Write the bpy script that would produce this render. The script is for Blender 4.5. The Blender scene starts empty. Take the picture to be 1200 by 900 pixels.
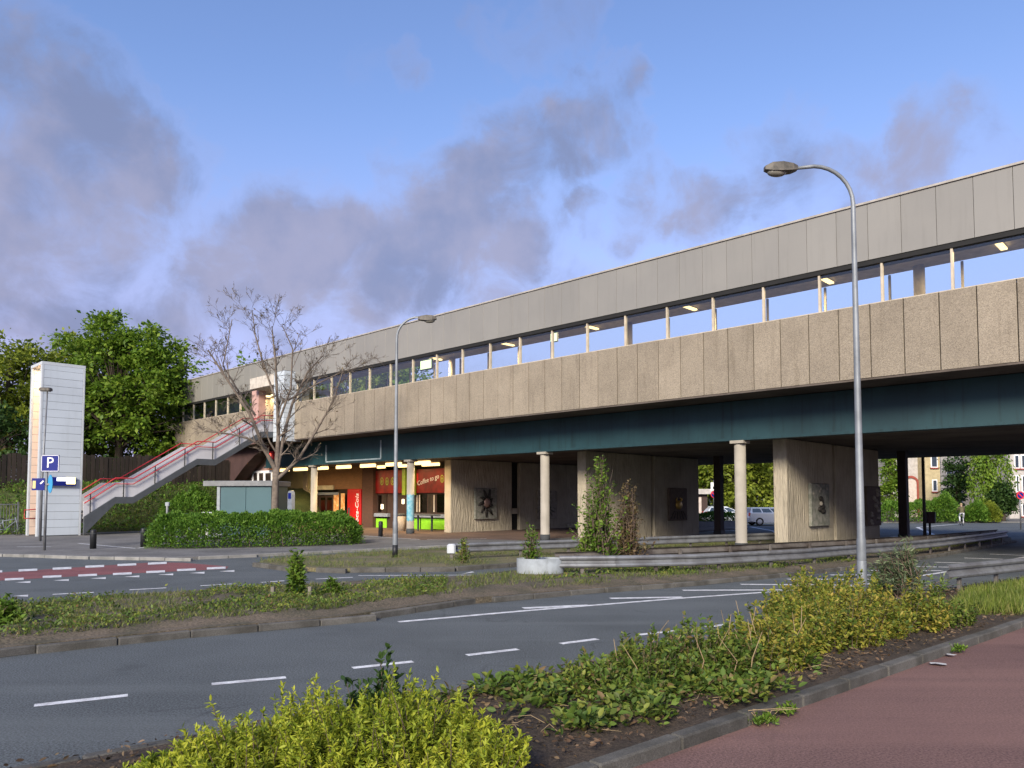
import bpy, math, random
import numpy as np
from mathutils import Vector, Matrix
random.seed(7)
rng = np.random.default_rng(7)
scene = bpy.context.scene
C = scene.collection
R = math.radians

# ------------------------------------------------------------------ camera
F, CX, CY, H = 880.0, 600.0, 539.3, 2.1
PITCH = math.atan(45.7 / 880)
cam = bpy.data.cameras.new('camera')
cam_o = bpy.data.objects.new('camera', cam)
C.objects.link(cam_o)
cam.sensor_fit = 'HORIZONTAL'
cam.sensor_width = 36.0
cam.lens = 36.0 * F / 1200.0
cam.shift_y = (CY - 450.0) / 1200.0
cam.clip_start = 0.1
cam.clip_end = 3000.0
cam_o.location = (0, 0, H)
cam_o.rotation_euler = (math.pi / 2 + PITCH, 0, 0)
scene.camera = cam_o

# ------------------------------------------------------------------ world and sun
SUN_ELEV, SUN_AZ = R(27), R(198)        # azimuth clockwise from +Y: behind the camera, to its left
world = bpy.data.worlds.new('World')
scene.world = world
world.use_nodes = True


def node(nt, kind, ins=None, **props):
    n = nt.nodes.new(kind)
    for k, v in props.items():
        setattr(n, k, v)
    for k, v in (ins or {}).items():
        if hasattr(v, 'is_linked') or isinstance(v, bpy.types.NodeSocket):
            nt.links.new(v, n.inputs[k])
        else:
            n.inputs[k].default_value = v
    return n


def math_n(nt, op, a, b=None, c=None, clamp=False):
    n = nt.nodes.new('ShaderNodeMath')
    n.operation = op
    n.use_clamp = clamp
    for i, v in enumerate((a, b, c)):
        if v is None:
            continue
        if isinstance(v, bpy.types.NodeSocket):
            nt.links.new(v, n.inputs[i])
        else:
            n.inputs[i].default_value = v
    return n.outputs[0]


def mixc(nt, fac, a, b, blend='MIX'):
    n = nt.nodes.new('ShaderNodeMix')
    n.data_type = 'RGBA'
    n.blend_type = blend
    for i, v in ((0, fac), (6, a), (7, b)):
        if isinstance(v, bpy.types.NodeSocket):
            nt.links.new(v, n.inputs[i])
        else:
            n.inputs[i].default_value = v if i == 0 or len(v) == 4 else (*v, 1)
    return n.outputs[2]


def smooth(nt, v, lo, hi):
    n = nt.nodes.new('ShaderNodeMapRange')
    n.interpolation_type = 'SMOOTHSTEP'
    nt.links.new(v, n.inputs[0])
    n.inputs[1].default_value = lo
    n.inputs[2].default_value = hi
    return n.outputs[0]


def ray(x, y):
    f = Vector((0, math.cos(PITCH), math.sin(PITCH)))
    up = Vector((0, -math.sin(PITCH), math.cos(PITCH)))
    return F * f + (x - CX) * Vector((1, 0, 0)) + (CY - y) * up


def build_world():
    nt = world.node_tree
    nt.nodes.clear()
    out = nt.nodes.new('ShaderNodeOutputWorld')
    bg = nt.nodes.new('ShaderNodeBackground')
    bg.inputs[1].default_value = 0.089
    sky = nt.nodes.new('ShaderNodeTexSky')
    sky.sky_type = 'NISHITA'
    sky.sun_disc = False
    sky.sun_elevation = SUN_ELEV
    sky.sun_rotation = SUN_AZ
    sky.air_density = 1.0
    sky.dust_density = 0.6
    sky.ozone_density = 2.2
    tc = nt.nodes.new('ShaderNodeTexCoord')
    d = tc.outputs['Generated']
    tint = mixc(nt, 1.0, sky.outputs[0], SKY_TINT, 'MULTIPLY')
    # lavender air towards the horizon, all the way round
    sep = node(nt, 'ShaderNodeSeparateXYZ', {0: d})
    zz = math_n(nt, 'ABSOLUTE', sep.outputs[2])
    lowf = math_n(nt, 'MULTIPLY', math_n(nt, 'SUBTRACT', 1.0, smooth(nt, zz, 0.06, 0.5)), 0.9)
    base = mixc(nt, lowf, tint, LAVENDER)
    # clouds: noise over the whole dome, plus the banks that stand in view
    nz = node(nt, 'ShaderNodeTexNoise', {'Vector': d, 'Scale': 7.0, 'Detail': 8.0, 'Roughness': 0.58})
    warp = node(nt, 'ShaderNodeVectorMath', {0: nz.outputs['Color'], 1: (0.5, 0.5, 0.5)}, operation='SUBTRACT')
    warp2 = node(nt, 'ShaderNodeVectorMath', {0: warp.outputs[0], 'Scale': 0.2}, operation='SCALE')
    dw = node(nt, 'ShaderNodeVectorMath', {0: d, 1: warp2.outputs[0]}, operation='ADD')
    tot = None
    for (px, py, r, w) in CLOUDS:
        c = ray(px, py).normalized()
        dist = node(nt, 'ShaderNodeVectorMath', {0: dw.outputs[0], 1: tuple(c)}, operation='DISTANCE').outputs['Value']
        v = math_n(nt, 'MULTIPLY', math_n(nt, 'SUBTRACT', 1.0, smooth(nt, dist, r * 0.3, r * 1.25)), w)
        tot = v if tot is None else math_n(nt, 'MAXIMUM', tot, v)
    det = node(nt, 'ShaderNodeTexNoise', {'Vector': d, 'Scale': 11.0, 'Detail': 10.0, 'Roughness': 0.6, 'Distortion': 0.5})
    gen = node(nt, 'ShaderNodeTexNoise', {'Vector': d, 'Scale': 1.9, 'Detail': 6.0, 'Roughness': 0.5})
    g = math_n(nt, 'MULTIPLY', smooth(nt, gen.outputs[0], 0.62, 0.85), 0.4)
    cov = math_n(nt, 'MAXIMUM', tot, g)
    dens = math_n(nt, 'ADD', cov, math_n(nt, 'MULTIPLY', math_n(nt, 'SUBTRACT', det.outputs[0], 0.5), 1.5))
    cf = math_n(nt, 'MULTIPLY', smooth(nt, dens, 0.26, 0.9), 0.8)
    shade = node(nt, 'ShaderNodeTexNoise', {'Vector': d, 'Scale': 8.0, 'Detail': 7.0, 'Roughness': 0.55})
    ccol = mixc(nt, smooth(nt, shade.outputs[0], 0.36, 0.66), CLOUD_DARK, CLOUD_LIGHT)
    rim = math_n(nt, 'MULTIPLY', smooth(nt, dens, 0.1, 0.3), math_n(nt, 'SUBTRACT', 1.0, smooth(nt, dens, 0.3, 0.6)))
    rim = math_n(nt, 'MULTIPLY', rim, smooth(nt, cov, 0.08, 0.4))
    base2 = mixc(nt, math_n(nt, 'MULTIPLY', rim, 0.12), base, CLOUD_RIM)
    fin = mixc(nt, cf, base2, ccol)
    nt.links.new(fin, bg.inputs[0])
    nt.links.new(bg.outputs[0], out.inputs[0])


SKY_TINT = (1.18, 1.16, 1.36, 1)
LAVENDER = (2.75, 2.6, 4.4, 1)
CLOUD_DARK = (1.3, 1.5, 2.4, 1)
CLOUD_LIGHT = (2.15, 2.1, 2.85, 1)
CLOUD_RIM = (2.7, 2.6, 3.8, 1)
CLOUDS = [(20, 200, 0.18, 0.85), (90, 140, 0.1, 0.8), (150, 180, 0.1, 0.8), (-20, 290, 0.17, 0.8), (110, 260, 0.12, 0.75), (200, 200, 0.07, 0.6), (60, 350, 0.14, 0.6),
          (215, 350, 0.09, 0.75), (290, 320, 0.1, 0.85), (350, 300, 0.12, 0.9), (420, 300, 0.13, 0.9), (490, 270, 0.13, 0.9), (560, 240, 0.12, 0.9), (620, 190, 0.1, 0.85),
          (680, 155, 0.075, 0.8), (730, 130, 0.05, 0.65), (750, 190, 0.06, 0.75), (790, 210, 0.05, 0.6), (760, 240, 0.07, 0.7), (690, 250, 0.035, 0.6), (820, 245, 0.06, 0.6),
          (560, 330, 0.1, 0.55), (660, 335, 0.09, 0.5), (450, 360, 0.1, 0.55), (900, 210, 0.08, 0.6), (960, 190, 0.07, 0.5), (1060, 150, 0.05, 0.75), (1090, 185, 0.08, 0.7), (1020, 200, 0.08, 0.6),
          (1150, 190, 0.08, 0.4), (470, 62, 0.04, 0.42), (660, 15, 0.08, 0.45), (600, 40, 0.06, 0.35), (180, 420, 0.12, 0.35), (40, 30, 0.08, 0.25), (330, 390, 0.1, 0.4)]
build_world()
sd = bpy.data.lights.new('sun', 'SUN')
sd.energy = 3.0
sd.angle = R(18)
sd.color = (1.0, 0.9, 0.74)
sun = bpy.data.objects.new('sun', sd)
C.objects.link(sun)
to_sun = Vector((math.sin(SUN_AZ) * math.cos(SUN_ELEV), math.cos(SUN_AZ) * math.cos(SUN_ELEV), math.sin(SUN_ELEV)))
sun.rotation_euler = (-to_sun).to_track_quat('-Z', 'Y').to_euler()
sun.location = (-20, -20, 30)
vs = scene.view_settings
vs.view_transform = 'Standard'
vs.look = 'None'
vs.gamma = 1.0
vs.exposure = 1.0
vs.use_curve_mapping = False

# ------------------------------------------------------------------ pixel helpers: a direction met with the ground or a wall plane
T2 = R(44)
NV = Vector((math.sin(T2), math.cos(T2), 0))      # into the station
UV = Vector((math.cos(T2), -math.sin(T2), 0))     # along the station, towards the near right
BROT = -T2
VERGE = 0.12


def G(x, y, z=0.0):
    d = ray(x, y)
    t = (z - H) / d.z
    return Vector((0, 0, H)) + t * d


def at(x, y, depth):
    d = ray(x, y)
    return Vector((0, 0, H)) + d * (depth / d.y)


def Wn(x, y, N):
    d = ray(x, y)
    P = Vector((0, 0, H)) + d * (N / d.dot(NV))
    return P.dot(UV), P.z


def Ws(x, y, s):
    d = ray(x, y)
    P = Vector((0, 0, H)) + d * (s / d.dot(UV))
    return P.dot(NV), P.z


def B(s, n, z=0.0):
    return UV * s + NV * n + Vector((0, 0, z))


# ------------------------------------------------------------------ materials
MATS = {}


def mat(name, col, rough=0.8, var=0.15, scale=3.0, bump=0.0, bscale=40.0, metal=0.0, spec=0.4, col2=None, speck=0.0, sscale=120.0,
        streak=0.0, obj_rand=0.0, detail=5.0):
    m = bpy.data.materials.new(name)
    m.use_nodes = True
    nt = m.node_tree
    bs = nt.nodes['Principled BSDF']
    geo = nt.nodes.new('ShaderNodeNewGeometry')
    pos = geo.outputs['Position']
    c = (*col, 1)
    c2 = (*(col2 or [v * (1 - var * 1.6) for v in col]), 1)
    n1 = node(nt, 'ShaderNodeTexNoise', {'Vector': pos, 'Scale': scale, 'Detail': detail, 'Roughness': 0.6})
    colr = mixc(nt, smooth(nt, n1.outputs[0], 0.35, 0.68), c, c2)
    if speck:
        n2 = node(nt, 'ShaderNodeTexNoise', {'Vector': pos, 'Scale': sscale, 'Detail': 2.0, 'Roughness': 0.7})
        f = smooth(nt, n2.outputs[0], 0.3, 0.7)
        dark = mixc(nt, 1.0, colr, (1 - speck, 1 - speck, 1 - speck, 1), 'MULTIPLY')
        lite = mixc(nt, 1.0, colr, (1 + speck, 1 + speck, 1 + speck, 1), 'MULTIPLY')
        colr = mixc(nt, f, dark, lite)
    if streak:
        sc = node(nt, 'ShaderNodeVectorMath', {0: pos, 1: (5.0, 5.0, 0.35)}, operation='MULTIPLY')
        n3 = node(nt, 'ShaderNodeTexNoise', {'Vector': sc.outputs[0], 'Scale': 1.0, 'Detail': 5.0, 'Roughness': 0.65})
        f = math_n(nt, 'MULTIPLY', smooth(nt, n3.outputs[0], 0.5, 0.72), streak)
        colr = mixc(nt, f, colr, mixc(nt, 1.0, colr, (0.45, 0.42, 0.38, 1), 'MULTIPLY'))
    if obj_rand:
        oi = nt.nodes.new('ShaderNodeObjectInfo')
        v = math_n(nt, 'MULTIPLY_ADD', oi.outputs['Random'], 2 * obj_rand, 1 - obj_rand)
        comb = node(nt, 'ShaderNodeCombineXYZ', {0: v, 1: v, 2: v})
        colr = mixc(nt, 1.0, colr, comb.outputs[0], 'MULTIPLY')
    nt.links.new(colr, bs.inputs['Base Color'])
    bs.inputs['Roughness'].default_value = rough
    bs.inputs['Metallic'].default_value = metal
    bs.inputs['Specular IOR Level'].default_value = spec
    if bump:
        nb = node(nt, 'ShaderNodeTexNoise', {'Vector': pos, 'Scale': bscale, 'Detail': 6.0, 'Roughness': 0.65})
        b = node(nt, 'ShaderNodeBump', {'Height': nb.outputs[0], 'Strength': min(1.0, bump), 'Distance': 0.02})
        nt.links.new(b.outputs[0], bs.inputs['Normal'])
    MATS[name] = m
    return m


def emit(name, col, strength):
    m = bpy.data.materials.new(name)
    m.use_nodes = True
    bs = m.node_tree.nodes['Principled BSDF']
    bs.inputs['Base Color'].default_value = (*col, 1)
    bs.inputs['Emission Color'].default_value = (*col, 1)
    bs.inputs['Emission Strength'].default_value = strength
    MATS[name] = m
    return m


def leafmat(name, cols, trans=0.35, rough=0.55):
    """leaf colours differ leaf by leaf; light passes through"""
    m = bpy.data.materials.new(name)
    m.use_nodes = True
    nt = m.node_tree
    bs = nt.nodes['Principled BSDF']
    geo = nt.nodes.new('ShaderNodeNewGeometry')
    ramp = nt.nodes.new('ShaderNodeValToRGB')
    nt.links.new(geo.outputs['Random Per Island'], ramp.inputs[0])
    el = ramp.color_ramp.elements
    while len(el) < len(cols):
        el.new(0.5)
    for i, c in enumerate(cols):
        el[i].position = i / (len(cols) - 1)
        el[i].color = (*c, 1)
    nz = node(nt, 'ShaderNodeTexNoise', {'Vector': geo.outputs['Position'], 'Scale': 1.6, 'Detail': 3.0})
    col = mixc(nt, smooth(nt, nz.outputs[0], 0.35, 0.65), ramp.outputs[0], mixc(nt, 1.0, ramp.outputs[0], (0.7, 0.78, 0.72, 1), 'MULTIPLY'))
    nt.links.new(col, bs.inputs['Base Color'])
    bs.inputs['Roughness'].default_value = rough
    bs.inputs['Specular IOR Level'].default_value = 0.3
    tr = node(nt, 'ShaderNodeBsdfTranslucent', {'Color': col})
    mx = nt.nodes.new('ShaderNodeMixShader')
    mx.inputs[0].default_value = trans
    nt.links.new(bs.outputs[0], mx.inputs[1])
    nt.links.new(tr.outputs[0], mx.inputs[2])
    nt.links.new(mx.outputs[0], nt.nodes['Material Output'].inputs[0])
    MATS[name] = m
    return m


def glassmat(name, tint=(0.93, 0.97, 0.97), refl=1.0):
    m = bpy.data.materials.new(name)
    m.use_nodes = True
    nt = m.node_tree
    nt.nodes.remove(nt.nodes['Principled BSDF'])
    tr = node(nt, 'ShaderNodeBsdfTransparent', {'Color': (*tint, 1)})
    gl = node(nt, 'ShaderNodeBsdfGlossy', {'Color': (1, 1, 1, 1), 'Roughness': 0.01})
    gb = nt.nodes.new('ShaderNodeNewGeometry')
    fr = node(nt, 'ShaderNodeFresnel', {'IOR': math_n(nt, 'MULTIPLY_ADD', gb.outputs['Backfacing'], 1 / 1.5 - 1.5, 1.5)})
    f = math_n(nt, 'MULTIPLY', fr.outputs[0], refl, clamp=True)
    mx = node(nt, 'ShaderNodeMixShader', {0: f})
    nt.links.new(tr.outputs[0], mx.inputs[1])
    nt.links.new(gl.outputs[0], mx.inputs[2])
    nt.links.new(mx.outputs[0], nt.nodes['Material Output'].inputs[0])
    MATS[name] = m
    return m


def asphalt(name, col, col2, speck=0.35, patch=0.25, cracks=0.5):
    m = mat(name, col, rough=0.85, scale=0.45, col2=col2, speck=speck * 1.5, sscale=48.0, bump=0.6, bscale=110.0, spec=0.3, detail=7.0)
    nt = m.node_tree
    bs = nt.nodes['Principled BSDF']
    src = bs.inputs['Base Color'].links[0].from_socket
    pos = nt.nodes.new('ShaderNodeNewGeometry').outputs['Position']
    nzw = node(nt, 'ShaderNodeTexNoise', {'Vector': pos, 'Scale': 1.2, 'Detail': 4.0})
    w = node(nt, 'ShaderNodeVectorMath', {0: nzw.outputs['Color'], 'Scale': 0.8}, operation='SCALE')
    pw = node(nt, 'ShaderNodeVectorMath', {0: pos, 1: w.outputs[0]}, operation='ADD')
    vo = node(nt, 'ShaderNodeTexVoronoi', {'Vector': pw.outputs[0], 'Scale': 0.3}, feature='DISTANCE_TO_EDGE')
    crack = math_n(nt, 'SUBTRACT', 1.0, smooth(nt, vo.outputs['Distance'], 0.0, 0.012))
    nm = node(nt, 'ShaderNodeTexNoise', {'Vector': pos, 'Scale': 0.5, 'Detail': 2.0})
    crack = math_n(nt, 'MULTIPLY', math_n(nt, 'MULTIPLY', crack, smooth(nt, nm.outputs[0], 0.45, 0.6)), cracks)
    c = mixc(nt, crack, src, (col[0] * .45, col[1] * .45, col[2] * .45, 1))
    # darker tar patches and pale dust
    np_ = node(nt, 'ShaderNodeTexNoise', {'Vector': pos, 'Scale': 0.17, 'Detail': 6.0, 'Roughness': 0.7})
    c = mixc(nt, math_n(nt, 'MULTIPLY', smooth(nt, np_.outputs[0], 0.52, 0.66), patch), c, (col[0] * .6, col[1] * .6, col[2] * .6, 1))
    # long worn streaks in the direction of travel
    mp = node(nt, 'ShaderNodeMapping', {'Vector': pos, 'Rotation': (0, 0, -R(36)), 'Scale': (0.045, 0.8, 1.0)})
    nw = node(nt, 'ShaderNodeTexNoise', {'Vector': mp.outputs[0], 'Scale': 1.0, 'Detail': 5.0, 'Roughness': 0.6})
    c = mixc(nt, math_n(nt, 'MULTIPLY', smooth(nt, nw.outputs[0], 0.48, 0.68), 0.4), c, (col[0] * 1.45, col[1] * 1.42, col[2] * 1.38, 1))
    ns_ = node(nt, 'ShaderNodeTexNoise', {'Vector': pos, 'Scale': 0.9, 'Detail': 3.0, 'Roughness': 0.5})
    c = mixc(nt, math_n(nt, 'MULTIPLY', smooth(nt, ns_.outputs[0], 0.66, 0.74), 0.35), c, (col[0] * .5, col[1] * .5, col[2] * .5, 1))
    nt.links.new(c, bs.inputs['Base Color'])
    return m


def brickmat(name, c1, c2, mortar, scale=1.0, rough=0.85, bw=0.22, bh=0.07):
    m = bpy.data.materials.new(name)
    m.use_nodes = True
    nt = m.node_tree
    bs = nt.nodes['Principled BSDF']
    tc = nt.nodes.new('ShaderNodeTexCoord')
    sep = node(nt, 'ShaderNodeSeparateXYZ', {0: tc.outputs['Object']})
    hx = math_n(nt, 'ADD', sep.outputs[0], sep.outputs[1])
    comb = node(nt, 'ShaderNodeCombineXYZ', {0: hx, 1: sep.outputs[2], 2: 0.0})
    br = node(nt, 'ShaderNodeTexBrick', {'Vector': comb.outputs[0], 'Color1': (*c1, 1), 'Color2': (*c2, 1), 'Mortar': (*mortar, 1), 'Scale': scale,
                                         'Mortar Size': 0.006, 'Brick Width': bw, 'Row Height': bh})
    nt.links.new(br.outputs[0], bs.inputs['Base Color'])
    bs.inputs['Roughness'].default_value = rough
    MATS[name] = m
    return m


def aggregate():
    """exposed aggregate concrete: pebbles of differing tone, dark drip stains under the joints"""
    m = mat('aggregate_concrete', (0.29, 0.253, 0.2), rough=0.92, scale=0.9, col2=(0.25, 0.217, 0.172), streak=0.3, obj_rand=0.08, spec=0.2)
    nt = m.node_tree
    bs = nt.nodes['Principled BSDF']
    src = bs.inputs['Base Color'].links[0].from_socket
    pos = nt.nodes.new('ShaderNodeNewGeometry').outputs['Position']
    vo = node(nt, 'ShaderNodeTexVoronoi', {'Vector': pos, 'Scale': 55.0})
    ramp = nt.nodes.new('ShaderNodeValToRGB')
    el = ramp.color_ramp.elements
    el[0].color = (0.42, 0.38, 0.34, 1)
    el[1].color = (1.5, 1.45, 1.35, 1)
    e = el.new(0.5)
    e.color = (0.98, 0.95, 0.92, 1)
    sepc = node(nt, 'ShaderNodeSeparateColor', {0: vo.outputs['Color']})
    nt.links.new(sepc.outputs[0], ramp.inputs[0])
    c = mixc(nt, 0.5, src, mixc(nt, 1.0, src, ramp.outputs[0], 'MULTIPLY'))
    nt.links.new(c, bs.inputs['Base Color'])
    b = node(nt, 'ShaderNodeBump', {'Height': vo.outputs['Distance'], 'Strength': 0.6, 'Distance': 0.02}, invert=True)
    nt.links.new(b.outputs[0], bs.inputs['Normal'])
    return m


aggregate()
asphalt('asphalt', (0.1, 0.112, 0.117), (0.08, 0.09, 0.094))
asphalt('old_asphalt', (0.085, 0.088, 0.092), (0.066, 0.068, 0.07), patch=0.4)
asphalt('red_asphalt', (0.18, 0.104, 0.09), (0.15, 0.086, 0.077), speck=0.25, patch=0.2, cracks=0.25)
asphalt('red_crossing', (0.21, 0.078, 0.08), (0.16, 0.066, 0.07), speck=0.2, patch=0.3)
mat('road_paint', (0.66, 0.67, 0.68), rough=0.7, scale=7.0, col2=(0.4, 0.4, 0.41), speck=0.2, sscale=60)
mat('soil', (0.06, 0.043, 0.03), rough=1.0, scale=2.5, col2=(0.034, 0.025, 0.018), speck=0.5, sscale=40, bump=1.0, bscale=22)
mat('dry_soil', (0.12, 0.095, 0.068), rough=1.0, scale=1.5, col2=(0.07, 0.062, 0.04), speck=0.4, sscale=30, bump=1.0, bscale=18)
mat('mossy_soil', (0.15, 0.125, 0.07), rough=1.0, scale=0.9, col2=(0.095, 0.1, 0.045), speck=0.4, sscale=24, bump=1.0, bscale=14)
mat('grass_ground', (0.07, 0.085, 0.025), rough=1.0, scale=0.8, col2=(0.04, 0.06, 0.018), speck=0.4, sscale=20, bump=1.0, bscale=14)
mat('kerb_concrete', (0.105, 0.1, 0.09), rough=0.9, scale=2.0, col2=(0.055, 0.052, 0.044), speck=0.25, sscale=80, bump=0.5, bscale=60, obj_rand=0.16)
mat('pale_kerb', (0.24, 0.235, 0.22), rough=0.9, scale=2.0, col2=(0.15, 0.15, 0.14), obj_rand=0.1)
mat('paving', (0.155, 0.15, 0.145), rough=0.9, scale=0.6, col2=(0.1, 0.098, 0.095), speck=0.2, sscale=12)
mat('brick_paving', (0.135, 0.085, 0.062), rough=0.9, scale=0.7, col2=(0.085, 0.055, 0.042), speck=0.3, sscale=10)
mat('rough_concrete', (0.42, 0.37, 0.28), rough=0.95, scale=0.8, col2=(0.34, 0.3, 0.225), streak=0.35, spec=0.2)
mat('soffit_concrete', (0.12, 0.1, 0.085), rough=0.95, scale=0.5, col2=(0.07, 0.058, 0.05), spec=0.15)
mat('column_paint', (0.36, 0.33, 0.275), rough=0.75, scale=1.2, col2=(0.29, 0.265, 0.22), streak=0.3)
mat('dark_base', (0.05, 0.055, 0.058), rough=0.8)
mat('dark_steel', (0.035, 0.022, 0.02), rough=0.7)
mat('teal_beam', (0.014, 0.047, 0.056), rough=0.55, var=0.2, scale=0.5, col2=(0.009, 0.032, 0.039), streak=0.6)
mat('beam_trim', (0.3, 0.36, 0.38), rough=0.5)
mat('fascia', (0.25, 0.24, 0.215), rough=0.42, scale=0.25, col2=(0.226, 0.218, 0.198), obj_rand=0.035, streak=0.12, metal=0.1)
mat('coping', (0.38, 0.35, 0.31), rough=0.45)
mat('black_gap', (0.012, 0.012, 0.012), rough=0.8)
mat('mullion', (0.52, 0.45, 0.34), rough=0.5)
mat('interior_white', (0.55, 0.5, 0.43), rough=0.8)
mat('interior_ceiling', (0.62, 0.56, 0.5), rough=0.85)
mat('interior_floor', (0.25, 0.23, 0.2), rough=0.6)
mat('white_siding', (0.5, 0.55, 0.59), rough=0.5, var=0.06, scale=0.4, obj_rand=0.03, streak=0.1)
mat('cream_siding', (0.78, 0.62, 0.5), rough=0.55, var=0.06, scale=0.4, obj_rand=0.03)
mat('siding_trim', (0.48, 0.51, 0.53), rough=0.5, var=0.05)
mat('shadow_joint', (0.12, 0.13, 0.14), rough=0.9)
mat('stair_steel', (0.075, 0.083, 0.092), rough=0.45, var=0.1)
mat('stair_panel', (0.55, 0.55, 0.57), rough=0.5, var=0.08, scale=0.6, streak=0.15)
mat('stair_tread', (0.3, 0.3, 0.3), rough=0.8)
mat('red_paint', (0.52, 0.035, 0.045), rough=0.4, var=0.1)
mat('black_paint', (0.015, 0.016, 0.018), rough=0.5)
mat('galvanised', (0.23, 0.24, 0.25), rough=0.5, metal=0.4, scale=2.2, col2=(0.15, 0.15, 0.155), streak=0.35)
mat('weathered_rail', (0.17, 0.155, 0.14), rough=0.65, metal=0.3, scale=1.6, col2=(0.09, 0.075, 0.065), streak=0.5)
mat('pale_metal', (0.3, 0.33, 0.35), rough=0.75, metal=0.0, scale=3.0, col2=(0.22, 0.24, 0.25), streak=0.4)
mat('lamp_post', (0.24, 0.26, 0.28), rough=0.55, metal=0.3, scale=2.0, col2=(0.17, 0.185, 0.2), streak=0.35)
mat('lamp_head', (0.12, 0.105, 0.085), rough=0.6, scale=8.0, col2=(0.06, 0.055, 0.045))
mat('lamp_glass', (0.2, 0.19, 0.16), rough=0.25)
mat('blue_sign', (0.006, 0.014, 0.17), rough=0.35, var=0.05)
mat('cyan_sign', (0.05, 0.3, 0.55), rough=0.4, var=0.05)
mat('white_sign', (0.8, 0.8, 0.8), rough=0.4, var=0.03)
mat('red_sign', (0.6, 0.03, 0.03), rough=0.4, var=0.05)
mat('yellow_panel', (0.75, 0.62, 0.25), rough=0.5)
mat('sign_back', (0.2, 0.2, 0.21), rough=0.5)
mat('teal_shelter', (0.055, 0.115, 0.13), rough=0.5, var=0.08, scale=0.5)
mat('grey_roof', (0.2, 0.205, 0.21), rough=0.6)
mat('abutment_brick', (0.07, 0.038, 0.035), rough=0.9, scale=2.0)
mat('pink_render', (0.5, 0.31, 0.27), rough=0.85, scale=0.7, streak=0.2)
mat('beige_stone', (0.55, 0.45, 0.33), rough=0.85)
mat('cream_wall', (0.62, 0.56, 0.32), rough=0.8, scale=0.8)
brickmat('shop_brick', (0.26, 0.13, 0.055), (0.2, 0.1, 0.045), (0.14, 0.09, 0.05))
brickmat('dark_brick', (0.085, 0.035, 0.022), (0.06, 0.028, 0.02), (0.05, 0.03, 0.022))
mat('shop_red', (0.24, 0.01, 0.01), rough=0.4, scale=1.2, col2=(0.1, 0.006, 0.006))
mat('machine_red', (0.42, 0.01, 0.012), rough=0.35, var=0.05)
mat('lime', (0.25, 0.62, 0.03), rough=0.45, var=0.08)
mat('lime_dark', (0.3, 0.45, 0.05), rough=0.45)
mat('dark_wood', (0.05, 0.028, 0.022), rough=0.7)
mat('fence_wood', (0.03, 0.022, 0.017), rough=0.9, obj_rand=0.35)
mat('shutter', (0.55, 0.5, 0.36), rough=0.6)
mat('poster_fire', (0.6, 0.22, 0.05), rough=0.5, scale=4.0, col2=(0.85, 0.6, 0.3))
mat('dark_interior', (0.018, 0.014, 0.012), rough=0.4, scale=3.0, col2=(0.05, 0.035, 0.025))
mat('steel_grey', (0.22, 0.25, 0.3), rough=0.45)
mat('bark', (0.18, 0.145, 0.115), rough=0.95, scale=6.0, col2=(0.11, 0.088, 0.07), bump=0.8, bscale=18)
mat('dark_bark', (0.055, 0.042, 0.03), rough=0.95, scale=6.0)
mat('twig', (0.14, 0.1, 0.075), rough=0.95)
mat('dry_stalk', (0.34, 0.25, 0.14), rough=0.95)
mat('stake_wood', (0.19, 0.17, 0.14), rough=0.9)
mat('tree_guard', (0.06, 0.36, 0.33), rough=0.5)
mat('car_silver', (0.42, 0.45, 0.49), rough=0.25, metal=0.5, var=0.02)
mat('car_white', (0.68, 0.72, 0.75), rough=0.25, metal=0.1, var=0.02)
mat('car_glass', (0.03, 0.045, 0.06), rough=0.08, spec=0.8)
mat('tyre', (0.015, 0.015, 0.015), rough=0.9)
mat('rim', (0.45, 0.46, 0.48), rough=0.35, metal=0.7)
mat('tail_lamp', (0.35, 0.02, 0.02), rough=0.3)
mat('relief_stone', (0.24, 0.23, 0.2), rough=0.8, scale=5.0, col2=(0.12, 0.13, 0.1), bump=0.8, bscale=20)
mat('relief_pale', (0.3, 0.27, 0.22), rough=0.8, scale=5.0, col2=(0.2, 0.18, 0.14), bump=0.8, bscale=20)
mat('relief_brown', (0.12, 0.085, 0.06), rough=0.8, scale=5.0, bump=0.6, bscale=25)
mat('relief_dark', (0.028, 0.024, 0.02), rough=0.7)
mat('relief_copper', (0.2, 0.13, 0.11), rough=0.45, metal=0.3)
mat('relief_gold', (0.52, 0.33, 0.08), rough=0.4, metal=0.4)
mat('skin', (0.5, 0.33, 0.25), rough=0.6)
mat('olive_cloth', (0.1, 0.09, 0.045), rough=0.9)
mat('white_cloth', (0.62, 0.64, 0.68), rough=0.9)
mat('blond_hair', (0.4, 0.3, 0.16), rough=0.7)
mat('house_white', (0.46, 0.43, 0.4), rough=0.85, streak=0.15)
mat('house_yellow', (0.46, 0.38, 0.22), rough=0.85, streak=0.15)
mat('house_pink', (0.55, 0.47, 0.42), rough=0.85)
mat('brick_red', (0.3, 0.07, 0.05), rough=0.85)
mat('roof_tile', (0.16, 0.08, 0.06), rough=0.8)
mat('litter_white', (0.5, 0.5, 0.49), rough=0.8)
mat('planter_concrete', (0.2, 0.19, 0.18), rough=0.9)
mat('pole_dark', (0.08, 0.075, 0.065), rough=0.6)
emit('tube_light', (1.0, 0.7, 0.3), 1.3)
emit('shop_light', (1.0, 0.68, 0.28), 1.5)
emit('entrance_light', (1.0, 0.74, 0.4), 1.3)
emit('lit_sign_white', (0.9, 0.93, 1.0), 1.3)
emit('lit_sign_yellow', (1.0, 0.82, 0.3), 1.5)
emit('lit_screen', (0.85, 0.95, 0.55), 0.9)
emit('warm_small', (1.0, 0.85, 0.6), 1.6)
emit('signal_red', (1.0, 0.1, 0.06), 1.5)
glassmat('window_glass')
glassmat('back_glass', (0.97, 0.98, 0.98), 0.0)
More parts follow.
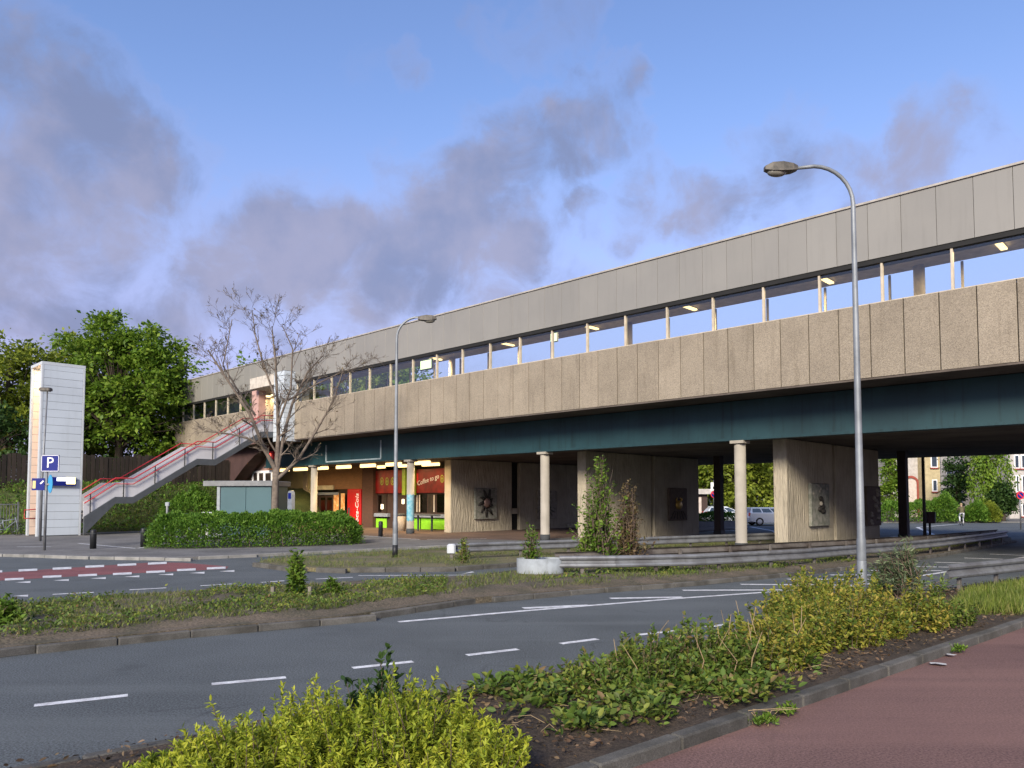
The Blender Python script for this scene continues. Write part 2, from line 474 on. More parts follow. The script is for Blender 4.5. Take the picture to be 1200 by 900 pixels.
glassmat('shop_glass', (0.5, 0.5, 0.48), 1.0)
leafmat('leaf_fresh', [(0.085, 0.16, 0.018), (0.13, 0.22, 0.025), (0.19, 0.27, 0.035)])
leafmat('leaf_lime', [(0.17, 0.23, 0.02), (0.33, 0.38, 0.03), (0.5, 0.5, 0.05), (0.26, 0.32, 0.03)])
leafmat('leaf_mid', [(0.05, 0.09, 0.017), (0.1, 0.16, 0.03), (0.13, 0.2, 0.035), (0.17, 0.24, 0.04), (0.27, 0.28, 0.05), (0.1, 0.15, 0.03), (0.24, 0.15, 0.07)])
leafmat('leaf_yellow', [(0.07, 0.12, 0.02), (0.13, 0.18, 0.025), (0.24, 0.26, 0.035), (0.36, 0.33, 0.05), (0.46, 0.34, 0.07), (0.1, 0.15, 0.025)])
leafmat('leaf_dark', [(0.025, 0.055, 0.014), (0.045, 0.09, 0.02), (0.06, 0.11, 0.025)])
leafmat('leaf_hedge', [(0.075, 0.167, 0.022), (0.125, 0.25, 0.03), (0.2, 0.316, 0.041)])
leafmat('leaf_tree', [(0.109, 0.199, 0.02), (0.173, 0.279, 0.029), (0.271, 0.367, 0.041)], trans=0.4)
leafmat('leaf_tree_yellow', [(0.16, 0.21, 0.025), (0.246, 0.29, 0.035), (0.319, 0.362, 0.043)], trans=0.4)
leafmat('leaf_tree_dark', [(0.029, 0.065, 0.017), (0.051, 0.102, 0.023), (0.072, 0.131, 0.029)])
leafmat('leaf_grey', [(0.1, 0.14, 0.07), (0.16, 0.2, 0.1), (0.24, 0.28, 0.15)])
leafmat('leaf_brown', [(0.1, 0.065, 0.035), (0.17, 0.115, 0.06), (0.24, 0.17, 0.08), (0.13, 0.12, 0.05)])
leafmat('leaf_dead', [(0.07, 0.04, 0.022), (0.13, 0.08, 0.045), (0.22, 0.15, 0.09)], trans=0.1)
leafmat('grass_blade', [(0.07, 0.11, 0.02), (0.12, 0.17, 0.03), (0.19, 0.21, 0.05), (0.25, 0.22, 0.09)], trans=0.3)
leafmat('grass_bright', [(0.07, 0.11, 0.016), (0.14, 0.19, 0.025), (0.2, 0.24, 0.04), (0.3, 0.28, 0.1)], trans=0.3)


def add_ribs(m, strength=1.0):
    """hammered vertical ribs of the shuttered piers"""
    nt = m.node_tree
    bs = nt.nodes['Principled BSDF']
    pos = nt.nodes.new('ShaderNodeNewGeometry').outputs['Position']
    sc = node(nt, 'ShaderNodeVectorMath', {0: pos, 1: (9.0, 9.0, 1.6)}, operation='MULTIPLY')
    n1 = node(nt, 'ShaderNodeTexNoise', {'Vector': sc.outputs[0], 'Scale': 1.0, 'Detail': 6.0, 'Roughness': 0.6})
    b = node(nt, 'ShaderNodeBump', {'Height': n1.outputs[0], 'Strength': strength, 'Distance': 0.12})
    nt.links.new(b.outputs[0], bs.inputs['Normal'])


add_ribs(MATS['rough_concrete'])


# ------------------------------------------------------------------ mesh builder
class MB:
    def __init__(self):
        self.v, self.f, self.s = [], [], []

    def add(self, vs, fs, smooth=False):
        o = len(self.v)
        self.v.extend([tuple(p) for p in vs])
        self.f.extend([tuple(i + o for i in f) for f in fs])
        self.s.extend([smooth] * len(fs))
        return self

    def box(self, x0, x1, y0, y1, z0, z1):
        vs = [(x0, y0, z0), (x1, y0, z0), (x1, y1, z0), (x0, y1, z0), (x0, y0, z1), (x1, y0, z1), (x1, y1, z1), (x0, y1, z1)]
        return self.add(vs, [(0, 3, 2, 1), (4, 5, 6, 7), (0, 1, 5, 4), (1, 2, 6, 5), (2, 3, 7, 6), (3, 0, 4, 7)])

    def bbox(self, x0, x1, y0, y1, z0, z1, b=0.01):
        """box with chamfered vertical and top edges"""
        ring = [(x0 + b, y0), (x1 - b, y0), (x1, y0 + b), (x1, y1 - b), (x1 - b, y1), (x0 + b, y1), (x0, y1 - b), (x0, y0 + b)]
        inn = [(x0 + 2 * b, y0 + b), (x1 - 2 * b, y0 + b), (x1 - b, y0 + 2 * b), (x1 - b, y1 - 2 * b), (x1 - 2 * b, y1 - b), (x0 + 2 * b, y1 - b),
               (x0 + b, y1 - 2 * b), (x0 + b, y0 + 2 * b)]
        vs = [(p[0], p[1], z0) for p in ring] + [(p[0], p[1], z1 - b) for p in ring] + [(p[0], p[1], z1) for p in inn]
        fs = [tuple(range(7, -1, -1)), tuple(range(16, 24))]
        for i in range(8):
            j = (i + 1) % 8
            fs += [(i, j, j + 8, i + 8), (i + 8, j + 8, j + 16, i + 16)]
        return self.add(vs, fs)

    def prism(self, poly, z0, z1):
        """poly: list of (x,y), vertical prism"""
        k = len(poly)
        a = sum(poly[i][0] * poly[(i + 1) % k][1] - poly[(i + 1) % k][0] * poly[i][1] for i in range(k))
        if a < 0:
            poly = poly[::-1]
        vs = [(p[0], p[1], z0) for p in poly] + [(p[0], p[1], z1) for p in poly]
        fs = [tuple(range(k - 1, -1, -1)), tuple(range(k, 2 * k))] + [(i, (i + 1) % k, k + (i + 1) % k, k + i) for i in range(k)]
        return self.add(vs, fs)

    def prism_xz(self, poly, y0, y1):
        """poly in (x,z), extruded along y"""
        k = len(poly)
        a = sum(poly[i][0] * poly[(i + 1) % k][1] - poly[(i + 1) % k][0] * poly[i][1] for i in range(k))
        if a < 0:
            poly = poly[::-1]
        vs = [(p[0], y0, p[1]) for p in poly] + [(p[0], y1, p[1]) for p in poly]
        fs = [tuple(range(k)), tuple(range(2 * k - 1, k - 1, -1))] + [(i, k + i, k + (i + 1) % k, (i + 1) % k) for i in range(k)]
        return self.add(vs, fs)

    def prism_yz(self, poly, x0, x1):
        k = len(poly)
        a = sum(poly[i][0] * poly[(i + 1) % k][1] - poly[(i + 1) % k][0] * poly[i][1] for i in range(k))
        if a < 0:
            poly = poly[::-1]
        vs = [(x0, p[0], p[1]) for p in poly] + [(x1, p[0], p[1]) for p in poly]
        fs = [tuple(range(k - 1, -1, -1)), tuple(range(k, 2 * k))] + [(i, (i + 1) % k, k + (i + 1) % k, k + i) for i in range(k)]
        return self.add(vs, fs)

    def tube(self, pts, rad, n=8, caps=True):
        pts = [Vector(p) for p in pts]
        if not isinstance(rad, (list, tuple)):
            rad = [rad] * len(pts)
        vs, fs = [], []
        prev = None
        for i, p in enumerate(pts):
            t = (pts[min(i + 1, len(pts) - 1)] - pts[max(i - 1, 0)])
            if t.length < 1e-9:
                t = Vector((0, 0, 1))
            t.normalize()
            if prev is None:
                a = t.orthogonal().normalized()
            else:
                a = prev - t * prev.dot(t)
                a = a.normalized() if a.length > 1e-6 else t.orthogonal().normalized()
            prev = a
            b = t.cross(a)
            for k in range(n):
                q = 2 * math.pi * k / n
                vs.append(p + (a * math.cos(q) + b * math.sin(q)) * rad[i])
        for i in range(len(pts) - 1):
            for k in range(n):
                k2 = (k + 1) % n
                fs.append((i * n + k, i * n + k2, (i + 1) * n + k2, (i + 1) * n + k))
        if caps:
            fs.append(tuple(range(n - 1, -1, -1)))
            m = (len(pts) - 1) * n
            fs.append(tuple(range(m, m + n)))
        return self.add(vs, fs, True)

    def lathe(self, prof, cx=0, cy=0, n=20):
        """prof: list of (r,z)"""
        vs, fs = [], []
        for r, z in prof:
            for k in range(n):
                q = 2 * math.pi * k / n
                vs.append((cx + r * math.cos(q), cy + r * math.sin(q), z))
        for i in range(len(prof) - 1):
            for k in range(n):
                k2 = (k + 1) % n
                fs.append((i * n + k, i * n + k2, (i + 1) * n + k2, (i + 1) * n + k))
        fs.append(tuple(range(n - 1, -1, -1)))
        m = (len(prof) - 1) * n
        fs.append(tuple(range(m, m + n)))
        return self.add(vs, fs, True)

    def ellipsoid(self, c, r, nu=14, nv=9):
        vs, fs = [], []
        for i in range(1, nv):
            t = math.pi * i / nv
            for k in range(nu):
                q = 2 * math.pi * k / nu
                vs.append((c[0] + r[0] * math.sin(t) * math.cos(q), c[1] + r[1] * math.sin(t) * math.sin(q), c[2] + r[2] * math.cos(t)))
        top = len(vs)
        vs += [(c[0], c[1], c[2] + r[2]), (c[0], c[1], c[2] - r[2])]
        for i in range(nv - 2):
            for k in range(nu):
                k2 = (k + 1) % nu
                fs.append((i * nu + k, (i + 1) * nu + k, (i + 1) * nu + k2, i * nu + k2))
        for k in range(nu):
            fs.append((top, k, (k + 1) % nu))
            fs.append((top + 1, (nv - 2) * nu + (k + 1) % nu, (nv - 2) * nu + k))
        return self.add(vs, fs, True)

    def sheet(self, poly, z):
        k = len(poly)
        a = sum(poly[i][0] * poly[(i + 1) % k][1] - poly[(i + 1) % k][0] * poly[i][1] for i in range(k))
        if a < 0:
            poly = poly[::-1]
        return self.add([(p[0], p[1], z) for p in poly], [tuple(range(k))])

    def mesh(self, name):
        me = bpy.data.meshes.new(name)
        me.from_pydata(self.v, [], self.f)
        me.polygons.foreach_set('use_smooth', self.s)
        me.update()
        return me

    def obj(self, name, m, parent=None, loc=(0, 0, 0), rotz=0.0):
        return link(name, self.mesh(name), m, parent, loc, rotz)


def link(name, me, m, parent=None, loc=(0, 0, 0), rotz=0.0):
    if m and not me.materials:
        me.materials.append(MATS[m] if isinstance(m, str) else m)
    o = bpy.data.objects.new(name, me)
    C.objects.link(o)
    o.location = loc
    o.rotation_euler = (0, 0, rotz)
    if parent:
        o.parent = parent
    return o


def tag(o, label, cat, group=None):
    o['label'] = label
    o['category'] = cat
    if group:
        o['group'] = group
    return o


def thing(name, label, cat, loc=(0, 0, 0), rotz=0.0, group=None):
    o = bpy.data.objects.new(name, None)
    o.empty_display_size = 0.2
    C.objects.link(o)
    o.location = loc
    o.rotation_euler = (0, 0, rotz)
    return tag(o, label, cat, group)


def struct(o):
    o['kind'] = 'structure'
    return o


def stuff(o):
    o['kind'] = 'stuff'
    return o


def copy_tree(o, parent=None):
    c = o.copy()
    C.objects.link(c)
    c.parent = parent
    for ch in list(o.children):
        copy_tree(ch, c)
    return c


def text_mesh(body, size, depth=0.005, shear=0.0, align='CENTER'):
    cu = bpy.data.curves.new('lettering', 'FONT')
    cu.body = body
    cu.size = size
    cu.extrude = depth
    cu.shear = shear
    cu.align_x = align
    cu.align_y = 'CENTER'
    cu.resolution_u = 3
    ob = bpy.data.objects.new('lettering', cu)
    C.objects.link(ob)
    dg = bpy.context.evaluated_depsgraph_get()
    me = bpy.data.meshes.new_from_object(ob.evaluated_get(dg))
    bpy.data.objects.remove(ob)
    bpy.data.curves.remove(cu)
    # stand it up: lettering in x/z, facing -y
    me.transform(Matrix.Rotation(math.pi / 2, 4, 'X'))
    me.materials.clear()
    return me


# ------------------------------------------------------------------ leaves
def np_mesh(name, V, Fq, smooth=False):
    me = bpy.data.meshes.new(name)
    nv, nf = len(V), len(Fq)
    me.vertices.add(nv)
    me.vertices.foreach_set('co', np.asarray(V, np.float32).ravel())
    me.loops.add(nf * 4)
    me.loops.foreach_set('vertex_index', np.asarray(Fq, np.int32).ravel())
    me.polygons.add(nf)
    me.polygons.foreach_set('loop_start', np.arange(0, nf * 4, 4, dtype=np.int32))
    me.polygons.foreach_set('loop_total', np.full(nf, 4, np.int32))
    me.update(calc_edges=True)
    return me


def unit(a):
    return a / np.maximum(np.linalg.norm(a, axis=1, keepdims=True), 1e-9)


def leaves(P, D, size, width=0.45, fold=0.25, detail=True, jit=0.35):
    """P points, D rough growth directions; returns V, F"""
    P = np.asarray(P, float)
    n = len(P)
    D = unit(np.asarray(D, float) + rng.normal(0, jit, (n, 3)))
    side = unit(np.cross(D, rng.normal(0, 1, (n, 3)) * 0.6 + np.array([0, 0, 1.0])))
    nor = unit(np.cross(side, D))
    L = (np.asarray(size) * rng.uniform(0.4, 1.4, n))[:, None]
    w = L * width * 0.5
    up = nor * w * fold
    if detail:
        bend = nor * L * -0.12
        V = np.stack([P, P + D * L * .3 + side * w * .85 + up, P + D * L * .68 + side * w * .75 + up + bend * .5, P + D * L + bend,
                      P + D * L * .68 - side * w * .75 + up + bend * .5, P + D * L * .3 - side * w * .85 + up], 1).reshape(-1, 3)
        b = np.arange(n)[:, None] * 6
        Fq = np.concatenate([b + np.array([[0, 3, 2, 1]]), b + np.array([[0, 5, 4, 3]])], 0)
    else:
        V = np.stack([P, P + D * L * .45 + side * w + up, P + D * L, P + D * L * .45 - side * w + up], 1).reshape(-1, 3)
        b = np.arange(n)[:, None] * 4
        Fq = b + np.array([[0, 3, 2, 1]])
    return V, Fq


def leaf_obj(name, P, D, size, m, parent=None, loc=(0, 0, 0), **kw):
    V, Fq = leaves(P, D, size, **kw)
    o = link(name, np_mesh(name, V, Fq), m, parent, loc)
    return o


def poly_points(poly, n):
    """n random points in an (x,y) polygon"""
    P = np.array([(p[0], p[1]) for p in poly])
    lo, hi = P.min(0), P.max(0)
    out = []
    k = len(P)
    while len(out) < n:
        q = rng.uniform(lo, hi, (n * 2, 2))
        ins = np.zeros(len(q), bool)
        for i in range(k):
            a, b = P[i], P[(i + 1) % k]
            c = (a[1] > q[:, 1]) != (b[1] > q[:, 1])
            with np.errstate(divide='ignore', invalid='ignore'):
                xx = (b[0] - a[0]) * (q[:, 1] - a[1]) / (b[1] - a[1]) + a[0]
            ins ^= c & (q[:, 0] < xx)
        out.extend(q[ins].tolist())
    return np.array(out[:n])


def pnoise(x, y, f=1.0, seed=0.0):
    return (np.sin(x * 1.7 * f + seed) * np.cos(y * 1.3 * f - seed * 2) + 0.5 * np.sin(x * 3.9 * f - y * 2.7 * f + seed * 3) + 0.3 * np.sin(y * 7.1 * f + x * 5.3 * f)) / 1.8



# ================================================================== THE SETTING
struct(MB().sheet([(-1500, -1500), (1500, -1500), (1500, 1500), (-1500, 1500)], -0.05).obj('ground', 'grass_ground'))
road = struct(MB().sheet([(-160, -30), (190, -30), (190, 130), (-160, 130)], 0.0).obj('road', 'asphalt'))

# near kerb line between planted verge and red path (foot of the kerb on the path side)
K0, K1 = G(800, 882), G(1200, 737)
KD = (K1 - K0).normalized()
KN = Vector((-KD.y, KD.x, 0))            # towards the road
path_pts = [K0 - KD * 30, K0 + KD * 60]
red = struct(MB().sheet([(p.x, p.y) for p in path_pts] + [(60, 20), (60, -40), (-10, -40)], 0.022).obj('cycle_path', 'red_asphalt'))


def stones(root, pts, w, z0, z1, m, length=1.0, gap=0.012, side=1, bev=0.015):
    """kerb stones laid end to end along pts; they share one mesh per length"""
    pts = [Vector((p[0], p[1], 0)) for p in pts]
    me = MB().bbox(0, length - gap, 0, w * side if side > 0 else 0, z0, z1, bev).mesh('kerb_stone') if side > 0 else MB().bbox(0, length - gap, -w, 0, z0, z1, bev).mesh('kerb_stone')
    me.materials.append(MATS[m])
    carry = 0.0
    for a, b in zip(pts[:-1], pts[1:]):
        L = (b - a).length
        d = (b - a) / L
        t = carry
        while t < L - 0.02:
            p = a + d * t
            o = link('kerb_stone', me, None, root, (p.x, p.y, random.uniform(-0.006, 0.006)), math.atan2(d.y, d.x) + random.uniform(-0.006, 0.006))
            t += length
        carry = t - L


def strip(pts, w0, w1, z):
    """flat strip following pts, offset to the left of travel from w0 to w1"""
    m = MB()
    P = [Vector((p[0], p[1], 0)) for p in pts]
    A, Bq = [], []
    for i, p in enumerate(P):
        d = (P[min(i + 1, len(P) - 1)] - P[max(i - 1, 0)]).normalized()
        nn = Vector((-d.y, d.x, 0))
        A.append(p + nn * w0)
        Bq.append(p + nn * w1)
    k = len(P)
    m.add([(v.x, v.y, z) for v in A + Bq], [(i, i + 1, k + i + 1, k + i) for i in range(k - 1)])
    return m


kp = [K0 - KD * 5.0, K0 + KD * 24]
kerb1 = struct(strip(kp, 0.012, 0.13, 0.03).obj('verge_kerb', 'kerb_concrete'))
stones(kerb1, kp, 0.14, 0.0, 0.135, 'kerb_concrete')

# planted verge
edge_road = [(-20, -7), (-2.62, 6.33), (0.03, 8.32), (4.6, 12.2), (9.0, 16.2), (12.0, 18.3), (20, 23.0), (40, 34)]
ka = [K0 - KD * 28 + KN * 0.13, K0 + KD * 45 + KN * 0.13]
verge_poly = [(p[0], p[1]) for p in edge_road] + [(ka[1].x, ka[1].y), (ka[0].x, ka[0].y)]


def bumpy(poly, z, amp, step, edge_fade=None):
    """uneven soil: a jittered grid clipped to the polygon's box, inside points only, skirted by the prism below"""
    P = np.array(poly)
    lo, hi = P.min(0), P.max(0)
    nx, ny = int((hi[0] - lo[0]) / step) + 1, int((hi[1] - lo[1]) / step) + 1
    X, Y = np.meshgrid(lo[0] + np.arange(nx) * step, lo[1] + np.arange(ny) * step)
    ins = np.zeros(X.shape, bool)
    dist = np.full(X.shape, 1e9)
    k = len(P)
    for i in range(k):
        a, b = P[i], P[(i + 1) % k]
        c = (a[1] > Y) != (b[1] > Y)
        with np.errstate(divide='ignore', invalid='ignore'):
            xx = (b[0] - a[0]) * (Y - a[1]) / (b[1] - a[1]) + a[0]
        ins ^= c & (X < xx)
        ab = b - a
        t = np.clip(((X - a[0]) * ab[0] + (Y - a[1]) * ab[1]) / (ab @ ab), 0, 1)
        dist = np.minimum(dist, np.hypot(X - a[0] - t * ab[0], Y - a[1] - t * ab[1]))
    fade = np.clip((dist - step * 1.3) / 0.35, 0, 1)
    Z = z - 0.012 + 0.018 * np.clip(fade * 3, 0, 1) + fade * amp * (0.55 + 0.3 * pnoise(X, Y, 1.5, 1.0) + 0.25 * pnoise(X, Y, 6.0, 4.0) + rng.normal(0, 0.12, X.shape))
    idx = -np.ones(X.shape, int)
    idx[ins] = np.arange(ins.sum())
    V = np.stack([X[ins], Y[ins], Z[ins]], 1)
    q = np.stack([idx[:-1, :-1], idx[:-1, 1:], idx[1:, 1:], idx[1:, :-1]], -1).reshape(-1, 4)
    q = q[(q >= 0).all(1)]
    me = np_mesh('soil', V, q)
    me.polygons.foreach_set('use_smooth', np.ones(len(q), bool))
    return me


verge = struct(MB().prism(verge_poly, -0.04, VERGE).obj('verge', 'soil'))
near_verge = [(-4.5, 4.9), (-2.62, 6.33), (0.03, 8.32), (4.6, 12.2), (9.0, 16.2), (12.0, 18.3), (15.5, 20.4)] + [(q.x, q.y) for q in (K0 + KD * 16 + KN * .14, K0 - KD * 5 + KN * .14)]
link('soil_surface', bumpy(near_verge, VERGE, 0.07, 0.06), 'soil', verge)
kerb2 = struct(strip([(-12, -0.85), (-2.62, 6.33), (0.03, 8.32), (4.6, 12.2), (9.0, 16.2), (12, 18.3), (20, 23)], 0.01, 0.11, 0.003).obj('road_kerb', 'kerb_concrete'))
stones(kerb2, [(-12, -0.85), (-2.62, 6.33), (0.03, 8.32), (4.6, 12.2), (9.0, 16.2), (12, 18.3), (20, 23)], 0.12, 0.0, VERGE + 0.012, 'kerb_concrete')

# median between the two carriageways
med_near = [G(*p) for p in [(-330, 812), (0, 769), (200, 748), (400, 730), (533, 709.5), (667, 697), (800, 687), (900, 677.5), (1000, 667), (1100, 652), (1185, 636)]]
med_far = [G(*p) for p in [(1185, 632.5), (1100, 641), (1000, 648), (908, 653), (860, 656), (760, 661), (700, 666), (640, 671), (600, 675), (560, 680), (450, 686), (330, 693), (120, 706), (0, 718), (-330, 755)]]
mpoly = [(p.x, p.y) for p in med_near + med_far]
median = struct(MB().prism(mpoly, -0.04, VERGE).obj('median', 'dry_soil'))
link('soil_surface', bumpy(mpoly, VERGE, 0.1, 0.16), 'dry_soil', median)
kerb3 = struct(strip(med_near, -0.1, -0.01, 0.003).obj('median_kerb', 'kerb_concrete'))
stones(kerb3, med_near, 0.13, 0.0, VERGE - 0.012, 'kerb_concrete', side=-1)
kerb4 = struct(strip(med_far, -0.1, -0.01, 0.003).obj('median_rear_kerb', 'kerb_concrete'))
stones(kerb4, med_far[:13], 0.13, 0.0, VERGE + 0.02, 'kerb_concrete', side=-1)

# far island of mossy soil with the far lamp
isl_near = [G(*p) for p in [(300, 664), (340, 669), (391, 671), (529, 669.5), (604, 664), (680, 657), (764, 651), (908, 643), (1000, 637)]]
isl_far = [G(*p) for p in [(1000, 632), (908, 636), (764, 640), (680, 642), (600, 643), (526, 645.5), (460, 649), (380, 654), (315, 659)]]
ipoly = [(p.x, p.y) for p in isl_near + isl_far]
island = struct(MB().prism(ipoly, -0.04, VERGE).obj('island', 'mossy_soil'))
kerb5 = struct(strip(isl_near, -0.1, -0.01, 0.003).obj('island_kerb', 'kerb_concrete'))
stones(kerb5, isl_near, 0.13, 0.0, VERGE + 0.015, 'kerb_concrete', side=-1)

# pavement in front of the station, brick plaza beneath it
pav_edge = [G(*p) for p in [(-300, 640), (0, 652), (97, 655), (197, 657), (280, 653.5), (380, 648.5), (460, 644.5), (526, 641.5), (600, 639.5)]]
pav = [(p.x, p.y) for p in pav_edge] + [tuple(B(-25, 25.0)[:2]), tuple(B(-25, 50)[:2]), tuple(B(-75, 50)[:2]), tuple(B(-75, -10)[:2])]
pavement = struct(MB().prism(pav, -0.04, 0.1).obj('pavement', 'paving'))
kerb6 = struct(strip(pav_edge, 0.01, 0.1, 0.003).obj('pavement_kerb', 'pale_kerb'))
stones(kerb6, pav_edge, 0.13, 0.0, 0.112, 'pale_kerb', side=-1)
plz = [G(425, 627, .1), G(492, 633, .1), G(570, 632, .1), G(640, 634, .1), B(-25.2, 27, .1), B(-25.2, 49, .1), B(-50, 49, .1), B(-50, 25, .1)]
plaza = struct(MB().sheet([(p.x, p.y) for p in plz], 0.104).obj('plaza', 'brick_paving'))
plzB = [B(-24.9, 31.5), B(-14.5, 31.5), B(-14.5, 46), B(-24.9, 46)]


def mline(a, b, w, parent=road, name='lane_dash', z=0.004, m='road_paint'):
    a, b = Vector((a[0], a[1], 0)), Vector((b[0], b[1], 0))
    d = (b - a).normalized()
    nn = Vector((-d.y, d.x, 0)) * w / 2
    return MB().sheet([(p.x, p.y) for p in (a - nn, b - nn, b + nn, a + nn)], z).obj(name, m, parent)


for a, b in [((40, 827), (150, 815)), ((248, 802), (335, 794)), ((413, 783), (484, 775.5)), ((547, 768), (607, 761)), ((657, 754.5), (700, 749)),
             ((749, 744), (791, 739.5)), ((828, 735), (858, 731)), ((-180, 853), (-60, 838.5)), ((895, 727), (922, 724)), ((955, 720), (982, 717))]:
    mline(G(*a), G(*b), 0.12)
ep = [G(*p) for p in [(467, 729), (614, 716), (800, 701), (1000, 687), (1104, 671), (1200, 653), (1260, 641)]]
strip(ep, -0.07, 0.07, 0.004).obj('edge_line', 'road_paint', road)
for a, b in [((613, 713), (690, 709.5)), ((715, 701.5), (800, 700)), ((800, 692), (930, 691.5)), ((868, 685), (1000, 686)), ((923, 679), (1050, 679)),
             ((973, 674), (1080, 674)), ((1020, 669), (1104, 669)), ((1060, 664), (1125, 665)), ((1095, 659), (1150, 660.5)), ((1130, 654), (1175, 655.5)), ((1160, 649.5), (1200, 651))]:
    mline(G(*a), G(*b), 0.2, name='hatch_stripe', z=0.006)

# red cycle crossing with blocks and give-way teeth
cr = [(-60, 676), (0, 671), (90, 665), (180, 659), (215, 659.5), (268, 664), (265, 667), (200, 670), (133, 673), (60, 677), (0, 680.5), (-60, 685)]
struct(MB().sheet([(G(*p).x, G(*p).y) for p in cr], 0.004).obj('crossing_surface', 'red_crossing', road))


def block(px, py, wpx, hpx, slant=0.0):
    q = [(px - wpx, py - hpx + slant), (px + wpx, py - hpx - slant), (px + wpx, py + hpx - slant), (px - wpx, py + hpx + slant)]
    MB().sheet([(G(*p).x, G(*p).y) for p in q], 0.009).obj('block_mark', 'road_paint', road)


for px, py in [(98, 205), (218, 199), (333, 192), (446, 186), (553, 181), (50, 237), (183, 228), (308, 223), (430, 218), (547, 211), (655, 204), (760, 198), (-25, 211), (-80, 246)]:
    block(px / 3, py / 3 + 600, 11.0, 1.25, 0.5)
for px, py in [(80, 247), (215, 240), (345, 233), (463, 227), (582, 220), (692, 214), (797, 208), (72, 295), (-50, 254)]:
    q = [(px / 3 - 9, py / 3 + 600.6), (px / 3 + 9, py / 3 + 599), (px / 3 + 9, py / 3 + 601.2)]
    MB().sheet([(G(*p).x, G(*p).y) for p in q], 0.009).obj('give_way_triangle', 'road_paint', road)
for xa, ya, xb, yb in [(185, 290, 330, 283), (455, 274, 585, 267), (705, 260, 815, 253), (918, 248, 1000, 242), (123, 332, 290, 322), (450, 310, 594, 302), (728, 293, 858, 286), (960, 280, 1060, 273),
                       (1110, 236, 1240, 230), (-120, 312, 20, 303), (-260, 360, -60, 347)]:
    mline(G(xa / 3, ya / 3 + 600), G(xb / 3, yb / 3 + 600), 0.12)
for a, b in [((420, 674.5), (552, 674)), ((524, 680), (552, 677.5)), ((576, 676), (604, 673.5)), ((466, 683.5), (496, 681))]:
    mline(G(*a), G(*b), 0.12)
MB().sheet([(G(*p).x, G(*p).y) for p in [(540, 673.2), (553, 670), (556, 671)]], 0.009).obj('give_way_triangle', 'road_paint', road)
# white bay lines on the pavement by the bollards
for a, b in [((92, 637), (160, 643)), ((160, 643), (175, 640.5)), ((20, 641), (60, 641)), ((425, 628), (492, 632.5)), ((500, 632.5), (570, 631.5))]:
    mline(G(*a, .1), G(*b, .1), 0.13, parent=pavement, name='bay_line', z=0.11)
# lane lines on the far side of the underpass
for a, b in [((820, 623), (862, 621.5)), ((880, 617.5), (905, 622)), ((905, 622), (912, 625)), ((1075, 618), (1097, 628)), ((1075, 618), (1125, 614)), ((1045, 629), (1058, 628))]:
    mline(G(*a), G(*b), 0.25, name='lane_line', z=0.005)
# far pavement strip behind the road on the right
fp = [G(1035, 613), G(1240, 612.5)]
farpav = struct(MB().prism([(fp[0].x, fp[0].y), (fp[1].x, fp[1].y), (fp[1].x + 10, fp[1].y + 20), (fp[0].x, fp[0].y + 20)], -0.04, 0.1).obj('far_pavement', 'paving'))


# embankment on the left
def embankment():
    V, Fq = [], []
    ss = np.linspace(-49.6, -110, 50)
    nn_ = np.linspace(-30, 60, 70)
    for s in ss:
        for n in nn_:
            t = min(1, max(0, (-49.8 - s - 1.2 * math.sin(n * 0.35) * 0.4 - (1.5 if n < 13.2 else 0)) / 5.5))
            z = 3.0 * t * t * (3 - 2 * t) + 0.12 * math.sin(n * 1.3 + s) * t
            if n < 12:
                z *= max(0, 1 - (12 - n) / 5.0)
            p = B(s, n, z + 0.06 * (t > 0))
            V.append(p)
    k = len(nn_)
    for i in range(len(ss) - 1):
        for j in range(k - 1):
            Fq.append((i * k + j, (i + 1) * k + j, (i + 1) * k + j + 1, i * k + j + 1))
    m = MB()
    m.add(V, Fq, True)
    return struct(m.obj('embankment', 'grass_ground'))


emb = embankment()


def emb_z(s, n):
    t = min(1, max(0, (-49.8 - s - 1.2 * math.sin(n * 0.35) * 0.4 - (1.5 if n < 13.2 else 0)) / 5.5))
    z = 3.0 * t * t * (3 - 2 * t) + 0.12 * math.sin(n * 1.3 + s) * t
    if n < 12:
        z *= max(0, 1 - (12 - n) / 5.0)
    return z + 0.06


# ================================================================== STATION BUILDING
S0, N0 = -30.0, 25.5
st = thing('station_building', 'long raised concrete station hall with grey fascia, ribbon windows and teal beam over the road', 'station', B(S0, N0), BROT)
NF, ZB, ZS, ZW, ZT = 25.5, 6.05, 8.45, 9.82, 11.78
PWID = 1.0094
SR = 18.0                                       # near end, outside the frame


def bl(m, s0, s1, n0, n1, z0, z1, bev=None):
    a = (s0 - S0, s1 - S0, n0 - N0, n1 - N0, z0, z1)
    return m.bbox(*a, bev) if bev else m.box(*a)


def bpart(name, m, s0, s1, n0, n1, z0, z1, parent=None, bev=None):
    return bl(MB(), s0, s1, n0, n1, z0, z1, bev).obj(name, m, parent or st)


SL = -63.45
pan = MB().bbox(0.014, PWID - 0.014, 0, 0.16, ZB, ZS, 0.012).mesh('cladding_panel')
pan.materials.append(MATS['aggregate_concrete'])
fas = MB().bbox(0.005, PWID - 0.005, 0, 0.08, ZW + 0.1, ZT, 0.006).mesh('fascia_panel')
fas.materials.append(MATS['fascia'])
k0 = -23
s = -40.72 + PWID * k0
while s < SR - 0.5:
    ent = -50.4 < s < -44.9
    if not ent:
        link('cladding_panel', pan, None, st, (s - S0, random.uniform(-0.008, 0.008), 0))
    link('fascia_panel', fas, None, st, (s - S0, 0, 0))
    s += PWID
SL = -40.72 + PWID * k0
bpart('panel_backing', 'black_gap', SL + .02, -50.3, NF + .17, NF + .5, ZB + 0.03, ZS - 0.05)
bpart('panel_backing', 'black_gap', -44.8, SR, NF + .17, NF + .5, ZB + 0.03, ZS - 0.05)
